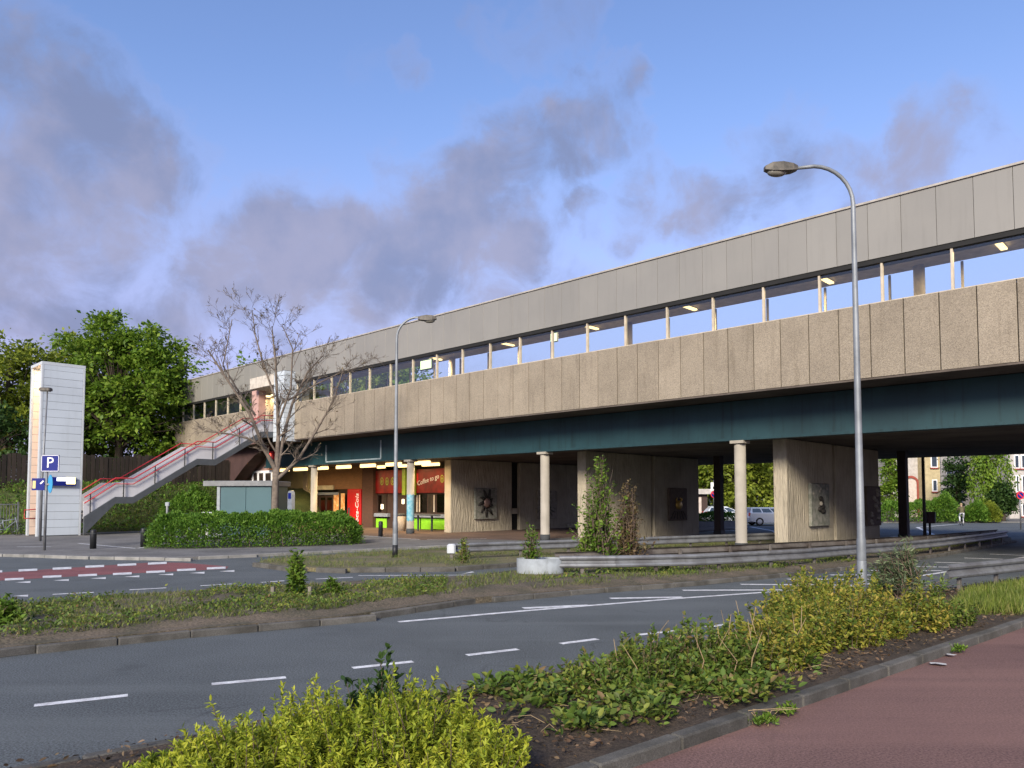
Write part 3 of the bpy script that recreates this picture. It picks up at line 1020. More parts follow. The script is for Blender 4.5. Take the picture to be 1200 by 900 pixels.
bpart('fascia_backing', 'black_gap', SL + .02, SR, NF + .09, NF + .55, ZW - 0.06, ZT - 0.03)
bpart('window_head', 'black_gap', SL + .02, SR, NF + .03, NF + .088, ZW - 0.06, ZW + 0.095)
bpart('coping', 'coping', SL - .03, SR, NF - .05, NF + .6, ZT + 0.004, ZT + 0.07)
bpart('roof', 'soffit_concrete', SL, SR, NF + .6, 31.4, 11.45, ZT - .02)
bpart('ceiling', 'interior_ceiling', SL + .1, SR, NF + .56, 31.0, 10.85, 10.95)
bpart('floor_slab', 'soffit_concrete', SL, SR, NF + .52, 31.2, 6.0, 6.55)
bpart('soffit', 'soffit_concrete', SL, SR, NF + .02, 27.25, 5.98, 6.045)
bpart('deck_slab', 'soffit_concrete', -52.5, SR, 27.7, 48.0, 4.52, 5.97)
bpart('end_wall', 'fascia', SL - .02, SL + .1, NF + .56, 31.2, 6.56, 11.44)
# ribbon windows: a pane and a mullion every two panels
mul = MB().bbox(-0.036, 0.036, 0.0, 0.14, ZS - 0.06, ZW - 0.06, 0.008).mesh('mullion')
mul.materials.append(MATS['mullion'])
pane = MB().box(0.055, 2 * PWID - 0.055, 0.06, 0.072, ZS + 0.03, ZW - 0.07).mesh('window_pane')
pane.materials.append(MATS['window_glass'])
s = -40.35 - PWID * 22
while s < SR - 2.2:
    if s + 2 * PWID < -50.3 or s > -45.0:
        link('mullion', mul, None, st, (s - S0, 0.06, 0))
        link('window_pane', pane, None, st, (s - S0, 0.06, 0))
    elif s < -50.3:
        link('mullion', mul, None, st, (s - S0, 0.06, 0))
    s += 2 * PWID
bpart('window_sill', 'mullion', SL + .05, -50.3, NF + .02, NF + .3, ZS + 0.004, ZS + 0.03)
bpart('window_sill', 'mullion', -44.6, SR, NF + .02, NF + .3, ZS + 0.004, ZS + 0.03)
# glazed rear side of the hall
s = -62.0
rp = MB().box(0.05, 2.45, 0, 0.012, 6.9, 10.84).mesh('rear_pane')
rp.materials.append(MATS['back_glass'])
rm = MB().box(-0.04, 0.04, -0.04, 0.05, 6.56, 10.85).mesh('rear_mullion')
rm.materials.append(MATS['interior_white'])
while s < SR - 2.6:
    link('rear_pane', rp, None, st, (s - S0, 31.1 - N0, 0))
    link('rear_mullion', rm, None, st, (s - S0, 31.1 - N0, 0))
    s += 2.5
bpart('rear_rail', 'interior_white', SL + .1, SR, 31.04, 31.16, 6.56, 6.88)
for sx in (-8.31, -21.5, -34.7, -47.9, 4.9):
    MB().lathe([(0.2, 6.56), (0.2, 10.84)], sx - S0, 30.6 - N0, 14).obj('inner_column', 'interior_ceiling', st)
bpart('partition', 'interior_white', -53.6, -50.3, 27.2, 27.35, 6.56, 10.84)

# edge beam on the column line
bpart('edge_beam', 'teal_beam', -51.8, SR, 27.36, 27.5, 4.50, 5.97)
bpart('beam_flange', 'teal_beam', -51.8, SR, 27.2, 27.68, 4.40, 4.498)
for px in (382, 446):
    s_, z_ = Wn(px, 520, 27.3)
    bpart('beam_trim', 'beam_trim', s_ - .05, s_ + .05, 27.3, 27.355, 4.62, 5.7)
sa, sb = Wn(382, 540, 27.3)[0], Wn(446, 540, 27.3)[0]
bpart('beam_trim', 'beam_trim', sa, sb, 27.28, 27.355, 4.53, 4.612)
# columns
colm = MB().lathe([(0.235, 0.0), (0.235, 0.42), (0.22, 0.425), (0.22, 4.28)], n=24).mesh('column')
colm.materials.append(MATS['column_paint'])
cbase = MB().lathe([(0.243, 0.0), (0.243, 0.4)], n=24).mesh('column_base')
cbase.materials.append(MATS['dark_base'])
ccap = MB().bbox(-.29, .29, -.29, .29, 4.282, 4.396, .01).mesh('column_cap')
ccap.materials.append(MATS['column_paint'])
for i, sc in enumerate((-14.02, -24.25, -34.7, -45.2, -3.7, 6.6)):
    o = link('column', colm, None, st, (sc - S0, 27.42 - N0, 0))
    link('column_base', cbase, None, o)
    link('column_cap', ccap, None, o)
# rear columns (dark steel)
for px, py in ((843, 629), (1060, 634)):
    p = G(px, py)
    sc, nc = p.dot(UV), p.dot(NV)
    o = bpart('rear_column', 'dark_steel', sc - .2, sc + .2, nc - .2, nc + .2, 0, 4.515)
    bl(MB(), sc - .23, sc + .23, nc - .23, nc + .23, 0, .35).obj('column_base', 'black_paint', o)
# ribbed concrete piers in two leaves with a slot between
piers = {}
for key, s0, s1, n0, n1 in (('a', -34.58, -33.99, 29.9, 46), ('b', -23.84, -23.3, 29.4, 40.3), ('c', -13.37, -12.81, 28.9, 39.5)):
    gap = {'a': (35.2, 35.95), 'b': (35.2, 35.5), 'c': (33.6, 33.9)}[key]
    piers[key] = s1
    o = bpart('pier', 'rough_concrete', s0, s1, n0, gap[0], 0, 4.51, bev=0.03)
    bpart('pier', 'rough_concrete', s0, s1, gap[1], n1, 0, 4.51, bev=0.03)
    bpart('pier_slot', 'black_gap', s0 + .1, s1 - .25, gap[0], gap[1], 0, 4.51)
    if key == 'a':
        bpart('slot_block', 'rough_concrete', s0 + .05, s1 - .08, gap[0] + .01, gap[1] - .01, 1.15, 1.5)
# abutment under the left end, behind the stairs
def wpoly(name, m, pts, N, depth):
    q = [Wn(x, y, N) for x, y in pts]
    return MB().prism_xz([(a - S0, z) for a, z in q], N - N0, N - N0 + depth).obj(name, m, st)


wpoly('abutment_wall', 'pink_render', [(262, 600), (262, 545), (292, 524), (312, 515), (313, 600)], 27.9, 0.5)
wpoly('abutment_slope', 'abutment_brick', [(226, 566), (233, 548), (250, 538), (315, 514), (316, 522), (298, 534), (286, 547), (275, 562), (272, 566)], 26.6, 1.0)
wpoly('abutment_block', 'beige_stone', [(203, 563), (216, 547), (234, 547), (228, 563)], 26.4, 1.1)
wpoly('abutment_base', 'beige_stone', [(208, 564), (228, 564), (228, 605), (208, 605)], 26.7, 0.8)
wpoly('abutment_base', 'dark_brick', [(228.5, 566.5), (262, 566.5), (262, 610), (228.5, 610)], 27.2, 0.6)
wf = wpoly('window_frame', 'white_sign', [(295, 552), (319, 551), (319, 575), (295, 575)], 27.75, 0.1)
for x0, x1 in ((297, 301), (303.5, 308), (311, 317)):
    q = [Wn(x, y, 27.72) for x, y in ((x0, 554.5), (x1, 554.2), (x1, 574), (x0, 574))]
    MB().prism_xz([(a - S0, z) for a, z in q], 27.72 - N0, 27.745 - N0).obj('window_pane', 'dark_interior', wf)

# entrance at the head of the stairs
bpart('entrance_floor', 'interior_floor', -50.3, -44.9, NF - .6, NF + .5, 6.3, 6.72)
sid = MB().bbox(0, 1.3, 0, 0.05, 0.008, 0.292, 0.006).mesh('siding_board')
sid.materials.append(MATS['white_siding'])
sid2 = MB().bbox(0, 0.06, 0, 1.3, 0.008, 0.292, 0.006).mesh('siding_board')
sid2.materials.append(MATS['white_siding'])
jamb = bpart('entrance_jamb', 'shadow_joint', -45.85, -44.6, NF - .75, NF + .5, 5.9, 10.55)
for k in range(15):
    zk = 5.9 + k * 0.308
    link('siding_board', sid, None, jamb, (-45.87 - S0, NF - .8 - N0, zk))
    link('siding_board', sid2, None, jamb, (-44.6 - S0, NF - .8 - N0, zk))
bpart('entrance_jamb', 'pink_render', -50.4, -49.4, NF - .05, NF + .5, 6.0, 9.8)
bpart('entrance_header', 'interior_white', -49.4, -45.86, NF - .72, NF + .5, 9.75, 10.5)
bpart('entrance_back', 'cream_wall', -50.3, -47.9, 28.6, 28.7, 6.56, 9.6)


def box_light(name, label, cat, group, s0, n0, z0, s1, n1, z1, m, hous='interior_white', watt=12.0):
    t = thing(name, label, cat, B((s0 + s1) / 2, (n0 + n1) / 2, z1), BROT, group)
    a, b, h = abs(s1 - s0) / 2, abs(n1 - n0) / 2, z1 - z0
    MB().bbox(-a * .96, a * .96, -b * .96, b * .96, -h * .4, 0, min(a, b) * .2).obj('housing', hous, t)
    MB().bbox(-a, a, -b, b, -h, -h * .42, min(a, b, h) * .2).obj('tube_cover', m, t)
    ld = bpy.data.lights.new('tube_glow', 'AREA')
    ld.shape = 'RECTANGLE'
    ld.size, ld.size_y = 2 * a * .9, 2 * b * .9
    ld.energy = watt
    ld.color = (1.0, 0.7, 0.34)
    lo = bpy.data.objects.new('tube_glow', ld)
    C.objects.link(lo)
    lo.parent = t
    lo.location = (0, 0, -h - .01)
    return t


for px, wh in [(1172, 'near the right edge of the row'), (966, 'right of the near street lamp'), (805, 'above the middle of the road'), (690, 'over the shrub between the guard rails'),
               (592, 'over the first concrete pier'), (508, 'over the snack bar')]:
    sx, zx = Wn(px, 300, 29.6)
    box_light('ceiling_light', f'warm tube light on the hall ceiling {wh}' if px != 966 else 'warm tube light on the hall ceiling just left of the near street lamp', 'ceiling light', 'tube lights inside the station hall', sx - .1, 29.0, 10.73, sx + .1, 30.3, 10.848, 'tube_light', watt=130.0)
for i, px in enumerate((305, 314, 322, 330)):
    sx, zx = Wn(px, 450, 26.8)
    box_light('entrance_lamp', f'warm lamp on the stair-top entrance ceiling, {("leftmost", "second from left", "third from left", "rightmost")[i]} of four', 'ceiling light', 'lamps in the stair-top entrance', sx - .2, 26.6, 9.55 - .0, sx + .2, 27.0, 9.7, 'entrance_light', watt=11.0)
bpart('entrance_ceiling', 'interior_white', -49.4, -45.86, NF + .51, 30.0, 9.705, 9.74)
dsp = thing('departure_screen', 'lit yellow-green display hanging behind the hall window above the snack bar', 'screen', B(Wn(499, 440, 28.0)[0], 28.0, 9.7), BROT)
MB().bbox(-.55, .55, 0, .12, 0, .62, .01).obj('case', 'steel_grey', dsp)
MB().box(-.5, .5, -.01, -.002, .06, .56).obj('screen', 'lit_screen', dsp)
MB().box(-.03, .03, .04, .1, .622, 1.145).obj('hanger', 'steel_grey', dsp)
tall = thing('lit_wall_panel', 'upright glowing yellow panel behind the hall window over the pier', 'lit panel', B(Wn(649, 390, 28.0)[0], 28.0, 9.9), BROT)
MB().bbox(-.22, .22, 0, .1, 0, .9, .01).obj('case', 'steel_grey', tall)
MB().box(-.2, .2, -.012, -.002, .03, .87).obj('screen', 'lit_screen', tall)
MB().box(-.02, .02, .03, .07, .9, .945).obj('hanger', 'steel_grey', tall)

# ================================================================== STAIR PORTAL AND STAIRS
ps0, ps1, pn0, pn1, pz = -48.45, -46.3, 11.35, 13.45, 9.45
por = thing('stair_portal', 'tall white boarded portal at the foot of the station stairs', 'portal', B(ps1, pn0, .1), BROT)


def pp(name, m, s0, s1, n0, n1, z0, z1, parent=None, bev=None):
    a = (s0 - ps1, s1 - ps1, n0 - pn0, n1 - pn0, z0 - .1, z1 - .1)
    return (MB().bbox(*a, bev) if bev else MB().box(*a)).obj(name, m, parent or por)


core = pp('right_wall', 'shadow_joint', ps1 - .24, ps1 - .03, pn0 + .05, pn1 - .03, .1, pz - .05)
lcore = pp('left_wall', 'shadow_joint', ps0 + .03, ps0 + .22, pn0 + .05, pn1 - .03, .1, pz - .05)
roofp = pp('roof', 'siding_trim', ps0 - .012, ps1 + .012, pn0 - .03, pn1 + .03, pz - .045, pz + .12, bev=.01)
for a, b in ((ps1 - .255, ps1 + .004), (ps0 - .004, ps0 + .255)):
    pp('top_trim', 'white_siding', a, b, pn0 + .09, pn1 - .09, pz - .05 - .27, pz - .05)
bh = 0.428
out_b = MB().bbox(-.03, 0, .09, pn1 - pn0 - .09, .008, bh - .008, .006).mesh('siding_board')
out_b.materials.append(MATS['white_siding'])
in_b = MB().bbox(0, .03, .09, pn1 - pn0 - .05, .008, bh - .008, .006).mesh('siding_board')
in_b.materials.append(MATS['cream_siding'])
k = 0
z = .14
while z + bh < pz - .03:
    link('siding_board', out_b, None, core, (0.0, 0, z - .1))
    link('siding_board', in_b, None, lcore, (ps0 + .22 - ps1, 0, z - .1))
    link('siding_board', out_b, None, lcore, (ps0 + .03 - ps1, 0, z - .1))
    link('siding_board', in_b, None, core, (-.27, 0, z - .1))
    z += bh
for a, b in ((ps1 - .27, ps1 + .01), (ps0 - .01, ps0 + .25)):
    pp('corner_trim', 'siding_trim', a, b, pn0 - .02, pn0 + .085, .1, pz - .05, bev=.008)
    pp('corner_trim', 'siding_trim', a, b, pn1 - .08, pn1 + .02, .1, pz - .05, bev=.008)
MB().bbox(-1.85, -.3, .35, 1.6, pz - .2, pz - .146, .02).obj('portal_lamp', 'entrance_light', por)
pg = bpy.data.lights.new('portal_glow', 'AREA')
pg.size = 1.2
pg.energy = 60.0
pg.color = (1.0, 0.72, 0.42)
pgo = bpy.data.objects.new('portal_glow', pg)
C.objects.link(pgo)
pgo.parent = por
pgo.location = (-1.08, .95, pz - .22)
hl = MB()
hl.tube([(-1.55, .3, .95), (-1.55, -.25, .95), (-1.55, -.25, 1.4), (-1.55, 1.5, 1.55)], 0.03, 8)
hl.obj('hand_rail', 'red_paint', por)

# stairs: profile on the plane of its right side
sp_px = [(80, 621), (94.4, 613), (134, 590), (155, 590), (211, 559), (230, 547), (251, 545.5), (300, 515), (318, 513)]
SS = -46.05
prof = [Ws(x, y, SS) for x, y in sp_px]
prof[2] = (prof[2][0], prof[3][1])
prof[5] = (prof[5][0], prof[6][1])
prof = [(13.5, 0.75), prof[2], prof[3], prof[5], prof[6], (23.9, 6.15), (24.85, 6.2)]
st_s0, st_s1 = -48.35, SS
sta = thing('staircase', 'straight white open staircase with red handrails climbing to the station hall', 'staircase', B(SS, 13.5, .1), BROT)


def lerp_prof(n):
    for (a, za), (b, zb) in zip(prof[:-1], prof[1:]):
        if a <= n <= b:
            return za + (zb - za) * (n - a) / (b - a)
    return prof[-1][1] if n > prof[-1][0] else prof[0][1]


def off(p, dz, dn=0):
    return (p[0] - 13.5 + dn, p[1] + dz - .1)


for s_, nm in ((st_s1, 'stringer'), (st_s0 - .16, 'stringer')):
    x0 = s_ - SS
    up = [off(p, .38) for p in prof]
    dn = [off(p, 0) for p in prof]
    dn[0] = (dn[0][0], 0.02)
    up[0] = (up[0][0], up[0][1])
    for i in range(len(prof) - 1):
        pass
    m = MB()
    vs = []
    kk = len(prof)
    for x in (x0, x0 + .16):
        for arr in (dn, up):
            vs += [(x, q[0], q[1]) for q in arr]
    fs = []
    for i in range(kk - 1):
        fs += [(i, i + 1, kk + i + 1, kk + i)[::-1], (2 * kk + i, 2 * kk + i + 1, 3 * kk + i + 1, 3 * kk + i), (kk + i, kk + i + 1, 3 * kk + i + 1, 3 * kk + i)[::1],
               (i, 2 * kk + i, 2 * kk + i + 1, i + 1)]
    fs += [(0, kk, 3 * kk, 2 * kk), (kk - 1, 3 * kk - 1, 4 * kk - 1, 2 * kk - 1)]
    m.add(vs, fs)
    m.obj(nm, 'stair_steel', sta)
for x0, x1 in ((-.06, -.01), (st_s0 - SS + .01, st_s0 - SS + .06)):
    m = MB()
    dn = [off(p, .30) for p in prof]
    up = [off(p, 1.22) for p in prof]
    kk = len(prof)
    vs = []
    for x in (x0, x1):
        for arr in (dn, up):
            vs += [(x, q[0], q[1]) for q in arr]
    fs = []
    for i in range(kk - 1):
        fs += [(i, kk + i, kk + i + 1, i + 1), (2 * kk + i, 2 * kk + i + 1, 3 * kk + i + 1, 3 * kk + i), (kk + i, 3 * kk + i, 3 * kk + i + 1, kk + i + 1), (i, i + 1, 2 * kk + i + 1, 2 * kk + i)]
    fs += [(0, 2 * kk, 3 * kk, kk), (kk - 1, 2 * kk - 1, 4 * kk - 1, 3 * kk - 1)]
    m.add(vs, fs)
    m.obj('parapet', 'stair_panel', sta)
tr = MB().bbox(st_s0 - SS + .07, -.07, 0, .3, -.06, 0, .008).mesh('tread')
tr.materials.append(MATS['stair_tread'])
n = 13.52
while n < 24.7:
    link('tread', tr, None, sta, (0, n - 13.5, lerp_prof(n) + .32 - .1))
    n += .29
MB().add([(x, q[0], q[1]) for x in (st_s0 - SS + .065, -.065) for q in [off(p, .05) for p in prof]],
         [(i, i + 1, len(prof) + i + 1, len(prof) + i) for i in range(len(prof) - 1)]).obj('underside', 'stair_steel', sta)
for side, x in ((1, .11), (0, st_s0 - SS - .11)):
    for dz, r in ((1.12, .028), (1.45, .032)):
        pts = [(x, *off(p, dz)) for p in prof]
        MB().tube(pts, r, 8).obj('hand_rail', 'red_paint', sta)
    n = 13.8
    while n < 24.6:
        z = lerp_prof(n)
        MB().bbox(x - .025, x + .025, n - 13.5 - .025, n - 13.5 + .025, z + .25 - .1, z + 1.45 - .1, .005).obj('post', 'black_paint', sta)
        n += 1.72

# ================================================================== SIGNS ON THE LEFT
def pole(name_parts, root, h, r, m='galvanised'):
    MB().lathe([(r, 0), (r, h), (r * .6, h + .01)], n=14).obj('pole', m, root)


p = G(52, 645, .1)
ang = math.atan2(p.x, p.y)
ps = thing('parking_sign', 'blue square P sign with smaller blue signs on a grey pole before the white portal', 'sign', p, 0)
dpt = p.y
pole(None, ps, 3.1, .05)
k = dpt / F
fw = MB().bbox(-10.5 * k + .2, 10.5 * k + .2, -.09, -.06, 3.08, 3.08 + 19.5 * k, .006).obj('plate', 'blue_sign', ps)
fw.location.x = -.03
link('letter', text_mesh('P', 17.5 * k, .004), 'white_sign', fw, (.2, -.096, 3.09 + 9.7 * k))
bd = MB()
for (x0, x1, z0, z1) in ((-10.2, 10.2, 18.6, 19.2), (-10.2, 10.2, .3, .9), (-10.2, -9.6, .3, 19.2), (9.6, 10.2, .3, 19.2)):
    bd.box(x0 * k + .2, x1 * k + .2, -.096, -.091, 3.08 + z0 * k, 3.08 + z1 * k)
bd.obj('border', 'white_sign', fw)
a = MB().bbox(-.52, -.02, -.1, -.07, 2.35, 2.82, .006).obj('arrow_plate', 'blue_sign', ps)
MB().box(-.48, -.36, -.106, -.101, 2.42, 2.72).obj('pale_patch', 'yellow_panel', a)
MB().add([(-.2, -.106, 2.62), (-.08, -.106, 2.74), (-.04, -.106, 2.7), (-.16, -.106, 2.58)], [(0, 1, 2, 3)]).obj('arrow', 'white_sign', a)
disc = MB()
disc.add([(.2 + .17 * math.cos(t * math.pi / 12), -.1 - .12 * math.cos(t * math.pi / 12), 2.6 + .36 * math.sin(t * math.pi / 12)) for t in range(24)], [tuple(range(24))])
disc.add([(.2 + .17 * math.cos(t * math.pi / 12), -.07 - .12 * math.cos(t * math.pi / 12), 2.6 + .36 * math.sin(t * math.pi / 12)) for t in range(24)], [tuple(range(23, -1, -1))])
disc.add([(.2 + .17 * math.cos(t * math.pi / 12), y - .12 * math.cos(t * math.pi / 12), 2.6 + .36 * math.sin(t * math.pi / 12)) for y in (-.1, -.07) for t in range(24)],
         [(t, (t + 1) % 24, 24 + (t + 1) % 24, 24 + t) for t in range(24)])
disc.obj('round_plate', 'cyan_sign', ps)
MB().box(-.05, .25, -.06, .0, 2.55, 2.62).obj('bracket', 'sign_back', ps)

# station name sign fixed to the portal's boarded side
q = Ws(66, 650, ps1 + .06)
n0s, z0s = Ws(57, 656.0 - 0, ps1 + .06)[0], Ws(66, 569, ps1 + .06)[1]
nsA, zA = Ws(57, 569, ps1 + .1)
nsB, zB_ = Ws(89, 559.5, ps1 + .1)
nm = thing('station_sign', 'lit blue station sign with white strip and yellow panel on the portal wall', 'sign', B(ps1 + .03, nsA, zA), BROT)
LN, LH = nsB - nsA, zB_ - zA
MB().bbox(0, .12, 0, LN, 0, LH, .01).obj('case', 'blue_sign', nm)
MB().box(.121, .128, LN * .28, LN * .62, LH * .55, LH * .95).obj('white_strip', 'lit_sign_white', nm)
MB().box(.121, .13, LN * .63, LN * .97, LH * .2, LH * 1.0).obj('yellow_panel', 'lit_sign_yellow', nm)

# slim lamp post by the portal
p = G(47, 634, .1)
zt = at(55, 458, p.y).z
sl = thing('path_lamp', 'slim grey post with a small flat lamp before the white portal', 'lamp post', p)
MB().tube([(0, 0, 0), (0, 0, 3.0), (.12, 0, zt - .1)], [.06, .05, .035], 10).obj('pole', 'galvanised', sl)
MB().bbox(-.22, .3, -.16, .16, zt - .1, zt + .05, .04).obj('lamp_head', 'lamp_head', sl)
MB().bbox(-.15, .24, -.11, .11, zt - .14, zt - .1, .01).obj('lamp_cover', 'lamp_glass', sl)

# bollards
for px, py, lab in ((109, 643, 'black bollard standing alone right of the white portal'), (168, 641, 'black bollard at the left end of the long hedge'), (446, 629, 'black bollard before the snack bar counter')):
    p = G(px, py, .1)
    h_ = 22 * p.y / F if px < 300 else 18 * p.y / F
    b = thing('bollard', lab, 'bollard', p, 0, 'black bollards on the pavement')
    MB().lathe([(.12, 0), (.12, h_ * .93), (.10, h_), (.04, h_ + .01)], n=16).obj('post', 'black_paint', b)
    MB().lathe([(.126, h_ * .78), (.126, h_ * .82)], n=16).obj('band', 'dark_base', b)

# ================================================================== STREET LAMPS
def street_lamp(label, base, top_z, arm, rb=.1, head_sc=1.0, black_base=False):
    t = thing('street_lamp', label, 'street lamp', base, 0, 'curved street lamps')
    H_ = top_z - base.z
    d = 1 if arm > 0 else -1
    L = abs(arm)
    rr = .75
    pts = [(0, 0, 0), (0, 0, 1.2), (0, 0, 1.25), (0, 0, H_ * .5), (0, 0, H_ - rr - .1)]
    rad = [rb, rb, rb * .86, rb * .7, rb * .5]
    for k in range(1, 9):
        q = math.pi / 2 * k / 8
        pts.append((d * rr * (1 - math.cos(q)), 0, H_ - rr - .1 + rr * math.sin(q)))
        rad.append(rb * .45)
    pts.append((d * (L - .4), 0, H_ - .14))
    rad.append(rb * .36)
    MB().tube(pts, rad, 16).obj('pole', 'lamp_post', t)
    MB().lathe([(rb * 1.01, .35), (rb * 1.01, .36), (rb * 1.03, .37), (rb * 1.03, .8), (rb * 1.005, .81)], n=16).obj('door_sleeve', 'lamp_post', t)
    if black_base:
        MB().lathe([(rb * 1.08, 0), (rb * 1.08, .42)], n=16).obj('base_band', 'black_paint', t)
    hx0, hx1 = L - .42, L + .22
    m = MB()
    prof_ = [(hx0, -.18, -.1, .06), (hx0 + .1, -.21, -.07, .11), (hx0 + .3, -.23, -.04, .13), (hx0 + .5, -.22, -.05, .115), (hx1, -.18, -.11, .06)]
    vs, fs = [], []
    for x, zb, zt_, w in prof_:
        vs += [(d * x, -w, H_ + zb), (d * x, w, H_ + zb), (d * x, w * .8, H_ + zt_), (d * x, -w * .8, H_ + zt_)]
    for i in range(4):
        for k in range(4):
            k2 = (k + 1) % 4
            fs.append((i * 4 + k, i * 4 + k2, i * 4 + 4 + k2, i * 4 + 4 + k))
    fs += [(3, 2, 1, 0), (16, 17, 18, 19)]
    m.add(vs, fs)
    hd = m.obj('lamp_head', 'lamp_head', t)
    MB().ellipsoid((d * (hx0 + .4), 0, H_ - .225), (.19, .1, .085)).obj('lamp_cover', 'lamp_glass', hd)
    return t


bR = at(1008, 585, 14.4)
bR.z = VERGE
topR = at(985, 192, 14.4).z
street_lamp('tall grey curved street lamp rising from the yellow-green bushes nearby', bR, topR + .05, -1.5, .085)
bL = G(463, 653, VERGE)
topL = at(500, 370, bL.y).z
street_lamp('tall grey curved street lamp on the mossy island before the snack bar', bL, topL + .05, 1.15, .088, black_base=True)

# ================================================================== GUARD RAILS
def guard_rail(label, pts, h=.55, face=1, group=None, post_every=2.0, m='galvanised', z0=VERGE):
    pts = [Vector((p[0], p[1], 0)) for p in pts]
    o = pts[0].copy()
    o.z = z0
    t = thing('guard_rail', label, 'guard rail', o, 0, group)
    # resample
    P = [pts[0]]
    for a, b in zip(pts[:-1], pts[1:]):
        k = max(1, int((b - a).length / 1.0))
        for i in range(1, k + 1):
            P.append(a + (b - a) * i / k)
    prof_ = [(0, h), (.05, h - .02), (.065, h - .06), (.05, h - .1), (0, h - .13), (0, h - .18), (.05, h - .21), (.065, h - .25), (.05, h - .29), (0, h - .31)]
    back = [(x - .012, z) for x, z in prof_]
    ring = prof_ + back[::-1]
    vs, fs = [], []
    kk = len(ring)
    for i, p in enumerate(P):
        d = (P[min(i + 1, len(P) - 1)] - P[max(i - 1, 0)]).normalized()
        nn = Vector((d.y, -d.x, 0)) * face
        for x, z in ring:
            v = p + nn * (x + .06) - pts[0]
            vs.append((v.x, v.y, z))
    for i in range(len(P) - 1):
        for k in range(kk):
            k2 = (k + 1) % kk
            fs.append((i * kk + k, (i + 1) * kk + k, (i + 1) * kk + k2, i * kk + k2))
    fs += [tuple(range(kk)), tuple(range(len(P) * kk - 1, (len(P) - 1) * kk - 1, -1))]
    MB().add(vs, fs).obj('beam', m, t)
    acc = 0.6
    pm = None
    for a, b in zip(P[:-1], P[1:]):
        L = (b - a).length
        while acc < L:
            q = a + (b - a) * acc / L - pts[0]
            d = (b - a).normalized()
            if pm is None:
                pm = MB().bbox(-.05, .05, -.03, .03, -.1, h - .04, .006).mesh('post')
                pm.materials.append(MATS['weathered_rail'])
            link('post', pm, None, t, (q.x, q.y, 0), math.atan2(d.y, d.x))
            acc += post_every
        acc -= L
    return t


rA = [G(x, y, VERGE) for x, y in [(655, 675.5), (720, 675), (813, 672.5), (899, 667), (943, 664), (981, 660), (1050, 653.5), (1100, 647.5), (1150, 640), (1178, 635)]]
guard_rail('long low steel guard rail along the near edge of the median', rA, .53, 1, 'steel guard rails', 2.0)
rB = [G(x, y, VERGE) for x, y in [(652, 670.5), (700, 668.5), (760, 663.5), (860, 658.5), (908, 655), (1000, 649.5), (1100, 641.5), (1172, 633.5)]]
guard_rail('steel guard rail along the rear edge of the median behind the leafy shrub', rB, .53, -1, 'steel guard rails', 2.0, 'weathered_rail')
rC = [G(x, y, VERGE) for x, y in [(530, 655.5), (600, 652.5), (680, 649), (764, 645), (908, 638.5), (1000, 634)]]
guard_rail('steel guard rail on the mossy island in front of the round columns', rC, .53, 1, 'steel guard rails', 2.0)
cend = thing('rail_end_block', 'small white block capping the guard rail on the mossy island', 'rail end', G(529, 656, VERGE))
MB().bbox(-.14, .14, -.12, .12, .22, .52, .05).obj('cap', 'siding_trim', cend)
MB().box(-.05, .05, -.05, .05, 0, .22).obj('foot', 'weathered_rail', cend)
rD = [Vector((9.0, 15.75, 0)), Vector((10.4, 16.65, 0)), Vector((12.0, 17.7, 0)), Vector((20, 22.3, 0))]
guard_rail('short steel guard rail beside bright grass at the right edge', rD, .62, 1, 'steel guard rails', 1.6)
# rounded end of the median rails: a steel drum open at the top
rt = thing('rail_terminal', 'rounded pale steel drum closing the guard rails at the left tip of the median', 'rail end', G(633, 675, VERGE))
p0, p1 = at(606, 660, rt.location.y), at(661, 660, rt.location.y)
rw = (p1.x - p0.x) / 2
topz = at(633, 654, rt.location.y).z - VERGE
m = MB()
npt = 28
ring_o, ring_i = [], []
for k in range(npt):
    q = 2 * math.pi * k / npt
    ring_o.append((rw * math.cos(q), rw * .62 * math.sin(q)))
    ring_i.append((rw * .965 * math.cos(q), rw * .595 * math.sin(q)))
vs = [(x, y, .08) for x, y in ring_o] + [(x, y, topz) for x, y in ring_o] + [(x, y, topz) for x, y in ring_i] + [(x, y, .08) for x, y in ring_i]
fs = []
for k in range(npt):
    k2 = (k + 1) % npt
    fs += [(k, k2, npt + k2, npt + k), (npt + k, npt + k2, 2 * npt + k2, 2 * npt + k), (2 * npt + k, 2 * npt + k2, 3 * npt + k2, 3 * npt + k)]
m.add(vs, fs, True)
m.obj('drum', 'pale_metal', rt)
MB().prism(ring_i, -.02, topz * .55).obj('fill_soil', 'dry_soil', rt)

# ================================================================== SNACK BAR UNDER THE STATION
NS = 31.8
sb = thing('snack_bar', 'red and lime snack bar under the station with a brick wall', 'snack bar', B(-40.5, NS, .1), BROT)


def sr(name, m, px0, px1, py0, py1, N=NS, depth=.08, parent=None, bev=None):
    """upright box on the plane n=N, its front face seen between these pixels"""
    s0, _ = Wn(px0, 580, N)
    s1, _ = Wn(px1, 580, N)
    xm = (px0 + px1) / 2
    z1 = Wn(xm, py0, N)[1]
    z0 = max(.104, Wn(xm, py1, N)[1])
    a = (s0 + 40.5, s1 + 40.5, N - NS, N - NS + depth, z0 - .1, z1 - .1)
    return (MB().bbox(*a, bev) if bev else MB().box(*a)).obj(name, m, parent or sb)


